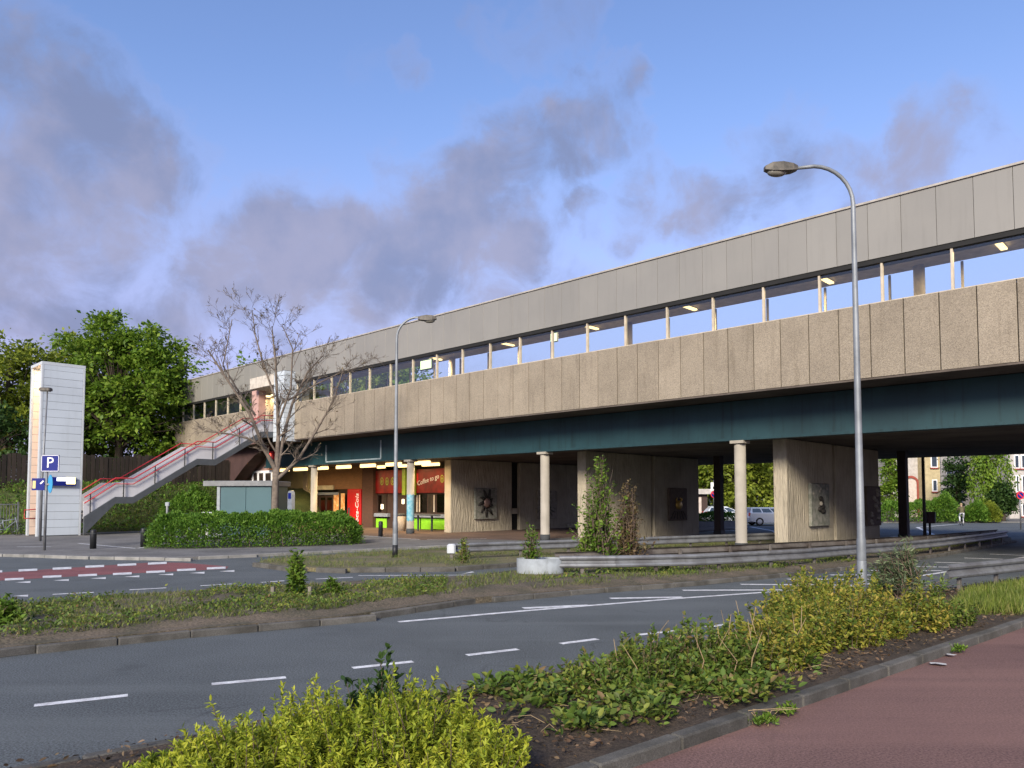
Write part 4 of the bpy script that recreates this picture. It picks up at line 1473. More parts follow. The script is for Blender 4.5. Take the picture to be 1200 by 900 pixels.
sr('back_wall', 'dark_interior', 330, 527, 530, 624, NS + 1.6, .2)
sr('wall', 'cream_wall', 310, 364, 549, 625, NS + .2, .2)
sr('pilaster', 'mullion', 355, 360, 552, 625, NS + .14, .05)
sr('rail', 'mullion', 326, 362, 573, 576, NS + .13, .06)
sr('pane', 'dark_interior', 327, 338, 577, 597, NS + .17, .02)
sr('brick_wall', 'shop_brick', 364, 424, 546, 573.5, NS + .1, .2)
sr('brick_pillar', 'dark_brick', 424.3, 437, 546, 626, NS - .35, 1.2)
sr('shutter_box', 'shutter', 366, 390, 569, 574, NS - .05, .14, bev=.02)
sr('lintel', 'steel_grey', 366, 396, 577, 580, NS - .02, .1)
dr = sr('door_frame', 'dark_wood', 365, 396, 580.2, 626, NS + .12, .1)
for x0, x1 in ((367, 373), (376, 381), (383.5, 389)):
    sr('door_pane', 'shop_glass', x0, x1, 583, 620, NS + .1, .012, dr)
    sr('poster', 'shop_red', x0 + .3, x1 - .3, 586, 598, NS + .104, .005, dr)
sr('wall_infill', 'dark_interior', 396.2, 424, 573.8, 626, NS + .3, .1)
for x0, x1 in ((391, 397), (399.5, 404)):
    sr('poster', 'poster_fire', x0, x1, 578, 606, NS + .02, .02)
sr('poster', 'dark_interior', 397.2, 399.3, 576, 600, NS + .02, .02)
# fascia boards
fL = sr('sign_board', 'shop_red', 437.5, 476, 551, 578, NS - .12, .1)
fR = sr('sign_board', 'shop_red', 484, 522, 549.5, 577.5, NS - .12, .1)
sr('sign_board', 'lime_dark', 471, 474.5, 549, 580, NS - .3, .15)
sr('sign_board', 'lime_dark', 479, 485.5, 548, 580, NS - .3, .15)


def ring_disc(px, py, rpx, N, parent):
    s0, z0 = Wn(px, py, N)
    r = rpx * (B(s0, N).y) / F
    m = MB()
    for r0, r1 in ((r * .78, r),):
        vs, fs = [], []
        for k in range(20):
            q = 2 * math.pi * k / 20
            for rr in (r0, r1):
                vs.append((s0 + 40.5 + rr * .95 * math.cos(q), N - NS, z0 - .1 + rr * 1.35 * math.sin(q)))
        for k in range(20):
            k2 = (k + 1) % 20
            fs.append((2 * k, 2 * k2, 2 * k2 + 1, 2 * k + 1))
        m.add(vs, fs)
    m.obj('ring_mark', 'lime_dark', parent)
    m = MB()
    a, zc = s0 + 40.5, z0 - .1
    m.box(a - r * .18, a + r * .18, N - NS - .004, N - NS, zc - r * .75, zc + r * .6)
    m.box(a - r * .42, a + r * .42, N - NS - .003, N - NS + .001, zc - r * .1, zc + r * .15)
    m.obj('figure_mark', 'lime_dark', parent)


for px in (447.5, 453.5, 460):
    ring_disc(px, 564, 3.4, NS - .126, fL)
ring_disc(518, 561, 3.4, NS - .126, fR)
s_, z_ = Wn(501.5, 562.5, NS - .13)
me = text_mesh('Coffee to go', .44, .004, 0.15)
me.transform(Matrix.Rotation(R(-12), 4, 'Y'))
link('lettering', me, 'white_sign', fR, (s_ + 40.5, -.135, z_ - .1))
sr('red_patch', 'red_sign', 486.5, 490, 555, 566, NS - .127, .006, fR)
for x0, x1, y0, y1 in ((437.5, 453, 579, 601), (480.5, 521.5, 577.5, 602)):
    fr = sr('window_frame', 'dark_wood', x0, x1, y0, y1, NS + .02, .06)
    nn_ = 3 if x1 < 460 else 4
    w_ = (x1 - x0) / nn_
    for k in range(nn_):
        sr('window_pane', 'shop_glass' if k % 2 else 'dark_interior', x0 + k * w_ + .6, x0 + (k + 1) * w_ - .6, y0 + 1.5, y1 - 1.2, NS + .01, .008, fr)
for x in (440, 488, 491, 508):
    sr('curtain', 'interior_white', x, x + 1.3, 580, 600, NS - .0, .008)
sr('door', 'dark_wood', 454, 461, 578, 622, NS + .01, .06)
sr('door', 'dark_wood', 462, 477, 578, 622, NS + .05, .06)
sr('counter_top', 'steel_grey', 436.5, 454, 601.5, 605.5, NS - .25, .45, bev=.02)
sr('counter_top', 'steel_grey', 480, 521.8, 602.5, 606.5, NS - .25, .45, bev=.02)
for x0, x1 in ((437.6, 453), (480.6, 484), (485, 492), (493.5, 506.5), (507.5, 521.5)):
    sr('counter_panel', 'lime', x0, x1, 607.5, 620.3, NS - .06, .06, bev=.01)
sr('plinth', 'black_gap', 437, 522, 620.6, 624, NS - .03, .1)
for px, py in ((446.5, 594), (471, 588)):
    sr('lit_notice', 'warm_small', px, px + 2.6, py - 3, py + 2.5, NS - .02, .012)

vm = thing('drinks_machine', 'red vending machine with white script against the brick pillar', 'vending machine', B(Wn(414.5, 590, NS - .4)[0], NS - .4, .1), BROT)
w_ = (Wn(422.5, 590, NS - .4)[0] - Wn(407, 590, NS - .4)[0]) / 2
hM = Wn(414, 573, NS - .4)[1] - .1
MB().bbox(-w_, w_, 0, .7, 0.05, hM, .03).obj('cabinet', 'machine_red', vm)
me = text_mesh('Coca-Cola', .58, .004, .25)
me.transform(Matrix.Rotation(-math.pi / 2, 4, 'Y'))
link('lettering', me, 'white_sign', vm, (w_ * .52, -.008, hM * .42))
MB().box(-w_ * .85, -w_ * .6, -.012, -.002, hM * .3, hM * .5).obj('coin_slot', 'dark_base', vm)
MB().box(-w_ + .06, w_ - .06, .05, .65, 0, .05).obj('foot', 'black_paint', vm)

# warm tube lights under the beam
names = ['leftmost, right beside the bare tree trunk', 'above the cream wall', 'right of the second column from the left', 'above the brick wall', 'above the drinks machine', 'left of the painted column', 'right of the painted column']
for px, nm_ in zip((331, 352, 376, 402.5, 431, 461, 494.5), names):
    sx, _ = Wn(px, 545, 28.4)
    dk = B(sx, 28.4).y / F
    hw = 11.0 * dk / .72 / 1.12
    box_light('canopy_light', f'warm tube light under the teal beam, {nm_}', 'ceiling light', 'tube lights over the snack bar', sx - hw, 28.3, 4.16, sx + hw, 28.52, 4.515, 'shop_light', watt=60.0)
for px, nm_ in zip((447, 472, 500, 510), ['over the left sign board', 'between the two sign boards', 'over the coffee lettering', 'at the pier end of the coffee sign']):
    sx, _ = Wn(px, 552, 30.6)
    box_light('canopy_light', f'small inner tube light {nm_}', 'ceiling light', 'inner tube lights of the snack bar', sx - .4, 30.5, 4.2, sx + .4, 30.65, 4.515, 'shop_light', watt=9.0)

# graffiti wrap and notices on the painted column
pc = thing('column_poster', 'cyan painted sheet wrapped around the column before the snack bar', 'poster', B(-34.7, 27.42, .1))
vs, fs = [], []
for i in range(9):
    z = .75 + i * .19
    for k in range(17):
        q = R(150) + R(230) * k / 16
        vs.append((.224 * math.cos(q), .224 * math.sin(q), z + (.05 * math.sin(k * 1.7) if i in (0, 8) else 0)))
for i in range(8):
    for k in range(16):
        fs.append((i * 17 + k, i * 17 + k + 1, (i + 1) * 17 + k + 1, (i + 1) * 17 + k))
mat('cyan_paint', (0.3, 0.5, 0.56), rough=0.7, scale=5.0, col2=(0.08, 0.35, 0.45), detail=8)
MB().add(vs, fs, True).obj('sheet', 'cyan_paint', pc)
pos_ = G(487, 626, .1)
tb = thing('standing_table', 'dark standing table before the lime counter', 'table', B(Wn(500, 625, 30.2)[0], 30.2, .1), BROT)
MB().bbox(-1.0, 1.0, -.3, .3, .98, 1.05, .02).obj('table_top', 'dark_base', tb)
for x in (-.85, .5):
    MB().bbox(x - .05, x + .05, -.05, .05, 0, .98, .01).obj('leg', 'dark_base', tb)
bn = thing('waste_bin', 'pale bin standing beside the painted column', 'bin', B(Wn(470, 625, 29.5)[0], 29.5, .1), BROT)
MB().lathe([(.25, 0), (.28, .5), (.3, .9), (.27, .95)], n=16).obj('body', 'beige_stone', bn)
MB().lathe([(.31, .95), (.31, 1.02), (.2, 1.1), (.05, 1.12)], n=16).obj('lid', 'dark_base', bn)
ic = thing('info_column', 'slim grey blue information column behind the hedge', 'information column', B(Wn(341, 600, 26.0)[0], 26.0, .1), BROT)
hI = Wn(341, 575, 26.0)[1] - .1
wI = .27
m = MB()
pr = [(-wI, 0), (wI, 0), (wI, hI - wI)] + [(wI * math.cos(t * math.pi / 8), hI - wI + wI * math.sin(t * math.pi / 8)) for t in range(1, 8)] + [(-wI, hI - wI)]
m.prism_xz(pr, -.12, .12)
m.obj('body', 'steel_grey', ic)
MB().box(-.19, .19, -.128, -.122, hI - .55, hI - .16).obj('dark_panel', 'blue_sign', ic)
rs = thing('signal_light', 'small red lamp box glowing behind the bare tree', 'signal lamp', B(Wn(318, 531, 27.1)[0], 27.15, 5.0), BROT)
MB().bbox(-.28, .28, -.15, .15, 0, .6, .03).obj('box', 'red_paint', rs)
MB().ellipsoid((0, -.16, .3), (.14, .06, .14)).obj('lens', 'signal_red', rs)
MB().box(-.05, .05, -.05, .05, .6, .98).obj('bracket', 'black_paint', rs)

# ================================================================== RELIEF PANELS ON THE PIERS
def relief(label, x0, x1, y0, y1, sface, m, style):
    na, nb = Ws(x0, (y0 + y1) / 2, sface)[0], Ws(x1, (y0 + y1) / 2, sface)[0]
    z1, z0 = Ws((x0 + x1) / 2, y0, sface)[1], Ws((x0 + x1) / 2, y1, sface)[1]
    t = thing('relief_panel', label, 'relief', B(sface, (na + nb) / 2, z0), BROT, 'relief panels on the piers')
    w, h = (nb - na) / 2, z1 - z0
    MB().bbox(0, .14, -w, w, 0, h, .03).obj('slab', m, t)
    r = random.Random(style)
    if style == 1:
        m_ = MB()
        for k in range(9):
            q = 2 * math.pi * k / 9 + .2
            L = r.uniform(.55, .95) * w
            a = (.15, math.cos(q) * w * .3, h * .5 + math.sin(q) * w * .35)
            b = (.16, math.cos(q + .3) * L, h * .5 + math.sin(q + .3) * L * 1.1)
            m_.tube([a, ((a[0] + b[0]) / 2, (a[1] + b[1]) / 2, (a[2] + b[2]) / 2 + .05), b], [.12, .09, .04], 7)
        m_.obj('dark_tendrils', 'relief_dark', t)
        MB().ellipsoid((.17, 0, h * .52), (.17, w * .3, w * .34)).obj('boss', 'relief_copper', t)
    elif style == 2:
        for k in range(7):
            MB().ellipsoid((.15, r.uniform(-.2, .25) * w, h * (.34 + .05 * k)), (.09, w * .22 * r.uniform(.6, 1.2), h * .06)).obj('dark_form', 'relief_dark', t)
        MB().ellipsoid((.2, -.12 * w, h * .52), (.07, w * .1, w * .1)).obj('boss', 'relief_pale', t)
        for k in range(7):
            MB().ellipsoid((.14, r.uniform(-.8, .8) * w, h * r.uniform(.75, .97)), (.03, w * .08, w * .06)).obj('stone', 'relief_pale', t)
    elif style == 3:
        MB().ellipsoid((.17, 0, h * .48), (.13, w * .34, h * .14)).obj('boss', 'relief_gold', t)
        for sgn in (-1, 1):
            MB().tube([(.15, sgn * w * .2, h * .58), (.2, sgn * w * .3, h * .66), (.15, sgn * w * .15, h * .7)], [.07, .05, .03], 8).obj('horn', 'relief_gold', t)
        for k in range(6):
            y = -.9 * w + 1.8 * w * k / 5
            MB().tube([(.14, y, .05 * h), (.15, y * .5, .3 * h)], [.04, .02], 6).obj('ridge', 'relief_dark', t)
    elif style == 4:
        for k in range(14):
            MB().ellipsoid((.14, r.uniform(-.7, .7) * w, h * (.06 + .065 * k)), (.09, w * r.uniform(.14, .3), h * r.uniform(.035, .06))).obj('stone', 'relief_pale', t)
    else:
        for k in range(9):
            q = R(10 + 20 * k)
            MB().tube([(.14, -.2 * w, h * .45), (.15, -.2 * w + math.cos(q) * w * 1.05, max(.04 * h, h * .45 - math.sin(q) * h * .42))], [.05, .03], 6).obj('ridge', 'relief_stone', t)
    return t


relief('square grey relief with copper boss and dark tendrils on the first pier', 555, 581, 572, 608, piers['a'] + .002, 'relief_stone', 1)
relief('pale relief with fanned ridges half hidden by a round column', 629, 651, 575, 608, piers['a'] + .002, 'relief_pale', 5)
relief('brown relief with golden boss on the middle pier', 782, 803, 572, 610, piers['b'] + .002, 'relief_brown', 3)
relief('grey pebbled relief with dark figure on the near pier', 947, 968.5, 566.5, 616, piers['c'] + .002, 'relief_stone', 2)
relief('brown relief of pale stones right of the street lamp', 1012.5, 1029, 570, 616, piers['c'] + .002, 'relief_brown', 4)

# ================================================================== SHELTER, BOX, LOW RACK BY THE HEDGE
sh0 = at(258, 600, 41.0)
shl = thing('cycle_shelter', 'teal box shelter with flat grey roof behind the hedge', 'shelter', (sh0.x, sh0.y, .1), R(-6))
L_ = (320 - 258) * 41.0 / F
zr = at(290, 569.5, 41.0).z - .1
for k in range(2):
    MB().bbox(L_ * k / 2 + .01, L_ * (k + 1) / 2 - .01, 0, .06, .05, zr - .02, .006).obj('wall_panel', 'teal_shelter', shl)
MB().bbox(-.95, L_ + .1, -.15, 2.4, zr, zr + .28, .03).obj('roof', 'grey_roof', shl)
for x, y in ((-.1, .02), (-.85, 2.1), (L_ - .1, 2.1)):
    MB().bbox(x - .09, x + .09, y - .06, y + .12, 0, zr, .01).obj('post', 'pale_metal', shl)
MB().box(L_ - .06, L_ - .01, .07, 2.2, .05, zr).obj('side_wall', 'teal_shelter', shl)
MB().box(-.9, L_ - .08, 2.15, 2.2, .05, zr).obj('rear_wall', 'planter_concrete', shl)
pbx = at(248, 600, 38.0)
bx = thing('utility_box', 'low white cabinet beside the teal shelter', 'cabinet', (pbx.x, pbx.y, .1), BROT)
MB().bbox(-.42, .42, -.35, .35, .1, 1.35, .03).obj('body', 'white_sign', bx)
MB().box(-.38, .38, -.3, .3, 0, .1).obj('plinth', 'dark_base', bx)
MB().box(.425, .43, -.28, .28, .3, 1.2).obj('grille', 'sign_back', bx)
prk = at(217, 600, 37.0)
rk = thing('luggage_rack', 'low dark metal rack left of the white cabinet', 'rack', (prk.x, prk.y, .1), 0)
for x in (-.9, -.3, .3, .9):
    MB().box(x - .03, x + .03, -.2, .2, 0, 1.2).obj('post', 'steel_grey', rk)
MB().bbox(-.95, .95, -.25, .25, 1.2, 1.3, .02).obj('top_rail', 'black_paint', rk)
MB().bbox(-.95, .95, -.22, .22, 1.0, 1.06, .01).obj('lower_rail', 'steel_grey', rk)
ppn = at(196, 600, 38.0)
pn_ = thing('thin_post', 'thin grey post standing behind the left end of the hedge', 'post', (ppn.x, ppn.y, .1))
MB().lathe([(.06, 0), (.06, 1.75), (.03, 1.8)], n=12).obj('pole', 'galvanised', pn_)
MB().bbox(-.1, .1, -.06, .06, 1.66, 1.85, .02).obj('head', 'pale_metal', pn_)

# ================================================================== PLANTS
def shoots(root, foot, hfun, nshoot, per, lsize, m, stem_m='twig', width=.4, lean=.35, base_z=0.0, spread=1.0, start=.25, detail=True, jit=.45, stems=True, outward=.6, cen=None):
    """many leafy shoots over a footprint; foot: (x,y) points local to root"""
    pts = poly_points(foot, nshoot)
    c = np.array(cen) if cen is not None else pts.mean(0)
    P, D = [], []
    sm = MB()
    for i, (x, y) in enumerate(pts):
        h = max(.08, float(hfun(x, y))) * (random.uniform(.5, 1.0) if random.random() < .9 else random.uniform(1.0, 1.22))
        dx, dy = (x - c[0]), (y - c[1])
        L = math.hypot(dx, dy) + 1e-6
        lx = dx / L * lean * h * min(1, L) + random.uniform(-.14, .14) * h
        ly = dy / L * lean * h * min(1, L) + random.uniform(-.14, .14) * h
        n_ = max(4, int(per * (.5 + h)))
        t = np.sort(rng.uniform(start, 1.0, n_))
        q = np.stack([x + lx * t ** 1.5 * spread, y + ly * t ** 1.5 * spread, base_z + h * t], 1)
        ang = rng.uniform(0, 2 * math.pi) + np.arange(n_) * 2.4
        dd = np.stack([np.cos(ang) * outward + lx, np.sin(ang) * outward + ly, .35 + .55 * t], 1)
        P.append(q)
        D.append(dd)
        if stems and i % 2 == 0:
            sm.tube([(x, y, base_z - .05), (x + lx * .35, y + ly * .35, base_z + h * .5), (x + lx * .95, y + ly * .95, base_z + h * .96)], [.007, .005, .002], 4, False)
    P, D = np.concatenate(P), np.concatenate(D)
    leaf_obj('foliage', P, D, lsize, m, root, width=width, detail=detail, jit=jit)
    if stems and sm.v:
        stuff(sm.obj('stems', stem_m, root))


def ell(cx, cy, rx, ry, rot=0.0, n=18):
    return [(cx + rx * math.cos(t) * math.cos(rot) - ry * math.sin(t) * math.sin(rot), cy + rx * math.cos(t) * math.sin(rot) + ry * math.sin(t) * math.cos(rot)) for t in [2 * math.pi * k / n for k in range(n)]]


def dome(rx, ry, h, rot=0.0, seed=0.0, flat=.5):
    def f(x, y):
        u = (x * math.cos(rot) + y * math.sin(rot)) / rx
        v = (-x * math.sin(rot) + y * math.cos(rot)) / ry
        r2 = min(1, u * u + v * v)
        return h * ((1 - r2) ** flat * .8 + .2) * (1 + .38 * float(pnoise(x, y, 3.0, seed)))
    return f


STRIP_ROT = math.atan2(KD.y, KD.x)
# foreground lime bushes at the bottom of the picture
fg = [((-2.15, 5.2), .5, .45, .26, 'low lime green bush at the bottom left, lowest of the foreground bushes'),
      ((-1.62, 5.2), .6, .6, .5, 'lime green bush at the bottom edge, left of the tallest one'),
      ((-1.08, 5.45), .55, .55, .62, 'tallest lime green bush at the bottom of the picture'),
      ((-.5, 5.35), .58, .55, .52, 'lime green bush at the bottom, beside bare soil')]
for i, (c, rx, ry, h, lab) in enumerate(fg):
    t = thing('lime_bush', lab, 'bush', (c[0], c[1], VERGE), 0, 'lime bushes at the front of the verge')
    shoots(t, ell(0, 0, rx, ry), dome(rx, ry, h, seed=i), 420, 75, .04, 'leaf_lime', width=.36, lean=.7, jit=.8, base_z=0.02)
t = thing('lime_bush', 'dark leaved sprig growing between the foreground lime bushes', 'bush', (-1.02, 6.0, VERGE), 0, 'lime bushes at the front of the verge')
shoots(t, ell(0, 0, .22, .2), dome(.3, .3, .6, seed=9), 50, 34, .06, 'leaf_dark', width=.55)

# leafy shrubs along the verge, yellowing towards the lamp
vs_list = [((.95, 7.75), .5, .4, .33, 'leaf_mid', 'small green shrub nearest the bare soil patch on the verge'),
           ((1.55, 8.15), .5, .5, .54, 'leaf_mid', 'ragged green shrub with dead stems left of the yellowing shrubs'),
           ((2.2, 8.55), .55, .55, .54, 'leaf_mid', 'green shrub in the middle of the verge'),
           ((2.95, 9.05), .6, .55, .63, 'leaf_yellow', 'yellowing shrub leftmost of the yellow ones on the verge'),
           ((3.65, 9.85), .65, .6, .66, 'leaf_yellow', 'dense yellow green shrub left of the near street lamp'),
           ((4.35, 10.4), .65, .65, .71, 'leaf_yellow', 'yellow tipped shrub directly before the near street lamp'),
           ((5.1, 11.05), .7, .65, .70, 'leaf_yellow', 'yellow green shrub just right of the near street lamp'),
           ((5.95, 11.6), .7, .6, .68, 'leaf_yellow', 'large yellow green shrub near the right end of the row'),
           ((6.7, 12.0), .65, .5, .54, 'leaf_mid', 'dark green low shrub ending the row towards the grass'),
           ((5.6, 13.3), .7, .7, .70, 'leaf_yellow', 'yellow shrub behind the row, right of the lamp foot'),
           ((4.6, 12.0), .6, .55, .68, 'leaf_yellow', 'yellow shrub at the road side before the lamp foot')]
for i, (c, rx, ry, h, m, lab) in enumerate(vs_list):
    t = thing('verge_shrub', lab, 'shrub', (c[0], c[1], VERGE), 0, 'shrubs along the planted verge')
    shoots(t, ell(0, 0, rx, ry, STRIP_ROT), dome(rx, ry, h, STRIP_ROT, seed=i + 3), 150, 60, .056, m, width=.55, base_z=.02, jit=.8, outward=.8, lean=.75, start=.08)
    if i in (1, 2, 3):
        mm = MB()
        for k in range(12):
            x, y = random.uniform(-rx, rx) * .8, random.uniform(-ry, ry) * .8
            hh = h * random.uniform(.6, 1.15)
            mm.tube([(x, y, 0), (x + random.uniform(-.1, .1), y + random.uniform(-.1, .1), hh * .5), (x + random.uniform(-.2, .2), y + random.uniform(-.2, .2), hh)], [.008, .006, .003], 4, False)
        mm.obj('dead_stems', 'dry_stalk', t)

# ground cover, dead leaves, twigs on the verge
low_zone = [(-.2, 6.3), (-1.2, 6.9), (-.3, 7.7), (.3, 8.2), (1.3, 8.9), (2.4, 9.3), (3.4, 9.3), (3.6, 8.8), (2.6, 8.2), (2.9, 7.75), (1.75, 6.95), (.8, 6.35)]
q = poly_points(low_zone, 700)
P, D = [], []
for x, y in q:
    if pnoise(np.array(x), np.array(y), 1.6, 2.0) < -.05:
        continue
    n_ = random.randint(8, 22)
    a = rng.uniform(0, 6.28, n_)
    r_ = rng.uniform(0, .13, n_)
    P.append(np.stack([x + r_ * np.cos(a), y + r_ * np.sin(a), VERGE + .03 + rng.uniform(0, .16, n_)], 1))
    D.append(np.stack([np.cos(a), np.sin(a), rng.uniform(.1, .9, n_)], 1))
o = leaf_obj('ground_cover', np.concatenate(P), np.concatenate(D), .08, 'leaf_mid', width=.6)
stuff(tag(o, 'low green weeds creeping over the soil between the bushes', 'weeds'))
q = poly_points(near_verge, 9000)
z = VERGE + .055 + rng.uniform(0, .03, len(q))
a = rng.uniform(0, 6.28, len(q))
o = leaf_obj('leaf_litter', np.column_stack([q, z]), np.stack([np.cos(a), np.sin(a), rng.normal(0, .25, len(q))], 1), .05, 'leaf_dead', width=.5, jit=.2)
stuff(tag(o, 'brown dead leaves scattered on the soil of the verge', 'leaf litter'))
sm = MB()
for x, y in poly_points([(-.1, 6.2), (.3, 8.0), (2.5, 9.4), (4.5, 9.7), (2.8, 8.0), (.7, 6.2)], 90):
    a = random.uniform(0, 6.28)
    L = random.uniform(.08, .35)
    z = VERGE + .06
    sm.tube([(x, y, z), (x + L * .5 * math.cos(a), y + L * .5 * math.sin(a), z + random.uniform(.0, .06)), (x + L * math.cos(a + .3), y + L * math.sin(a + .3), z + random.uniform(0, .04))], [.003, .003, .0015], 4, False)
stuff(tag(sm.obj('fallen_twigs', 'dry_stalk'), 'dry pale twigs lying on the verge soil', 'twigs'))
# weeds along the kerb
for px, py, lab in ((893, 849, 'tuft of weeds with dry stalks growing from the kerb nearest the camera'), (920, 838, 'small weed tuft in the kerb joint beside the dry stalks'), (1118, 765, 'weed tuft by the kerb near the white litter')):
    p = G(px, py, .03)
    t = thing('weed_tuft', lab, 'weeds', p, 0, 'weeds at the kerb')
    shoots(t, ell(0, 0, .14, .1), dome(.16, .14, .1), 22, 16, .05, 'leaf_fresh', width=.4, stems=False)
    if px == 893:
        mm = MB()
        for k in range(5):
            mm.tube([(random.uniform(-.1, .1), random.uniform(-.1, .1), 0), (random.uniform(-.15, .2), random.uniform(-.1, .1), .12), (random.uniform(-.2, .4), random.uniform(-.1, .1), random.uniform(.1, .24))], [.005, .004, .003], 5)
        mm.obj('dry_stalks', 'dry_stalk', t)
for px, py, lab in ((1098, 779, 'crumpled white litter on the red path'), (1112, 769, 'smaller white scrap of litter beside the kerb')):
    p = G(px, py, .03)
    m = MB()
    k = 9
    vs = [(0, 0, .03)]
    for i in range(k):
        q = 2 * math.pi * i / k
        r_ = random.uniform(.04, .1) * (1 if px < 1105 else .8)
        vs.append((r_ * 1.4 * math.cos(q), r_ * math.sin(q), random.uniform(.0, .035)))
    m.add(vs, [(0, 1 + i, 1 + (i + 1) % k) for i in range(k)])
    o = m.obj('litter', 'litter_white', None, p)
    tag(o, lab, 'litter', 'litter by the kerb')
# grass at the right end of the verge
gp = [(7.2, 12.6), (9.3, 15.4), (12, 17.3), (16, 20), (18, 21), (K0 + KD * 14).to_2d()[:] if False else (11.5, 15.3), (8.6, 12.85)]
q = poly_points(gp, 26000)
o = leaf_obj('tall_grass', np.column_stack([q, np.full(len(q), VERGE)]), np.tile([0, 0, 1.0], (len(q), 1)), .24, 'grass_bright', width=.05, detail=False, jit=.3)
stuff(tag(o, 'bright green grass before the guard rail at the right edge', 'grass'))

# median weeds and grass
def scatter_cover(name, label, poly, n, size, m, width, z=VERGE, hs=.1, up=.7, thr=-.2, seed=1.0, f=.8):
    q = poly_points(poly, n)
    keep = pnoise(q[:, 0], q[:, 1], f, seed) > thr
    q = q[keep]
    a = rng.uniform(0, 6.28, len(q))
    P = np.column_stack([q, z + rng.uniform(0, hs, len(q)) * (1 + .9 * np.maximum(0, pnoise(q[:, 0], q[:, 1], 2.2, seed + 2)))])
    o = leaf_obj(name, P, np.stack([np.cos(a), np.sin(a), np.full(len(q), up)], 1), size, m, width=width, detail=False, jit=.4)
    return stuff(tag(o, label, 'weeds'))


ml = [(p.x, p.y) for p in [G(*a) for a in [(-100, 778), (0, 763), (200, 742), (400, 723), (520, 705), (525, 686), (450, 689), (330, 696), (120, 710), (0, 722), (-100, 733)]]]
scatter_cover('median_weeds', 'green weeds covering the left part of the median', ml, 24000, .06, 'leaf_mid', .5, hs=.15, thr=-.05)
scatter_cover('median_grass', 'short grass tufts along the left median', ml, 26000, .13, 'grass_blade', .07, hs=.03, up=1.2, thr=-.35, seed=3.0)
mr = [(p.x, p.y) for p in [G(*a) for a in [(500, 709), (667, 695), (800, 684), (1000, 664), (1180, 636), (1000, 650), (860, 658), (700, 668), (610, 677), (540, 684)]]]
scatter_cover('median_grass', 'patchy dry grass under the guard rails', mr, 26000, .15, 'grass_blade', .07, hs=.04, up=1.3, thr=-.2, seed=5.0)
scatter_cover('median_weeds', 'small weeds beneath the front guard rail', [(p.x, p.y) for p in [G(*a) for a in [(600, 690), (800, 682), (1000, 664), (1000, 656), (800, 668), (640, 680)]]], 7000, .09, 'leaf_mid', .5, hs=.1, thr=.1, seed=6.0)
scatter_cover('island_grass', 'thin mossy grass on the island below the far lamp', ipoly, 30000, .12, 'grass_blade', .08, hs=.03, up=1.2, thr=-.1, seed=8.0)


def small_tree(name, label, base, h, rx, m, nsh=60, per=40, ls=.09, z=VERGE, cat='shrub', group=None, width=.5, foot=.3, start=.15, bulge=None, detail=False):
    t = thing(name, label, cat, (base.x, base.y, z), 0, group)
    P, D = [], []
    mm = MB()
    for i in range(nsh):
        a = random.uniform(0, 6.28)
        el_ = random.uniform(.05, 1.0)
        top = h * (1 - .75 * el_ ** 1.6) * random.uniform(.75, 1.05)
        rr = rx * el_ * random.uniform(.6, 1.1)
        x0, y0 = foot * rx * random.uniform(-1, 1), foot * rx * random.uniform(-1, 1)
        x1, y1 = rr * math.cos(a), rr * math.sin(a)
        tt = np.sort(rng.uniform(start, 1, per))
        q = np.stack([x0 + (x1 - x0) * tt ** 1.2, y0 + (y1 - y0) * tt ** 1.2, top * tt], 1) + rng.normal(0, .035 * h ** .5, (per, 3))
        b = rng.uniform(0, 6.28, per)
        P.append(q)
        D.append(np.stack([np.cos(b) + x1, np.sin(b) + y1, rng.uniform(-.3, .9, per)], 1))
        mm.tube([(x0, y0, -.05), (x0 + (x1 - x0) * .45, y0 + (y1 - y0) * .45, top * .5), (x1, y1, top)], [.014 * h ** .5, .009 * h ** .5, .003], 5, False)
    P = np.concatenate(P)
    P[:, 2] = np.maximum(P[:, 2], .02)
    leaf_obj('foliage', P, np.concatenate(D), ls, m, t, width=width, detail=detail)
    stuff(mm.obj('stems', 'twig', t))
    return t


dS = 21.6
small_tree('leafy_shrub', 'tall loose green shrub growing between the guard rails', at(703, 600, dS), 3.25, 1.05, 'leaf_fresh', 75, 46, .115)
small_tree('leafy_shrub', 'lower bushy green growth at the left foot of the tall shrub', at(690, 600, dS - .2), 1.25, .55, 'leaf_fresh', 40, 40, .11)
small_tree('brown_shrub', 'brown dried shrub beside the tall green shrub', at(737, 600, dS + .1), 2.5, .72, 'leaf_brown', 62, 46, .105)
small_tree('sapling', 'small yellow green sapling rising from the rail terminal drum', Vector((rt.location.x - .25, rt.location.y, 0)), 1.45, .34, 'leaf_fresh', 22, 36, .09, z=VERGE + topz * .5)
small_tree('weed_bush', 'dark green weed by the white rail end on the island', G(543, 660, VERGE), .85, .3, 'leaf_mid', 18, 30, .1)
small_tree('grey_shrub', 'grey green willow shrub right of the near street lamp', at(1062, 600, 15.6), 1.15, .85, 'leaf_grey', 60, 42, .13, width=.2)
small_tree('grey_shrub', 'lower grey green willow shoots touching the near lamp pole', at(1032, 600, 15.8), .9, .5, 'leaf_grey', 34, 36, .12, width=.2)
small_tree('leafy_plant', 'leafy plant cut by the left edge on the median', G(2, 735, VERGE), .5, .32, 'leaf_fresh', 26, 40, .1)
small_tree('leafy_plant', 'bright small plant right of the guarded young tree', G(388, 700, VERGE), .42, .28, 'leaf_fresh', 22, 30, .09)
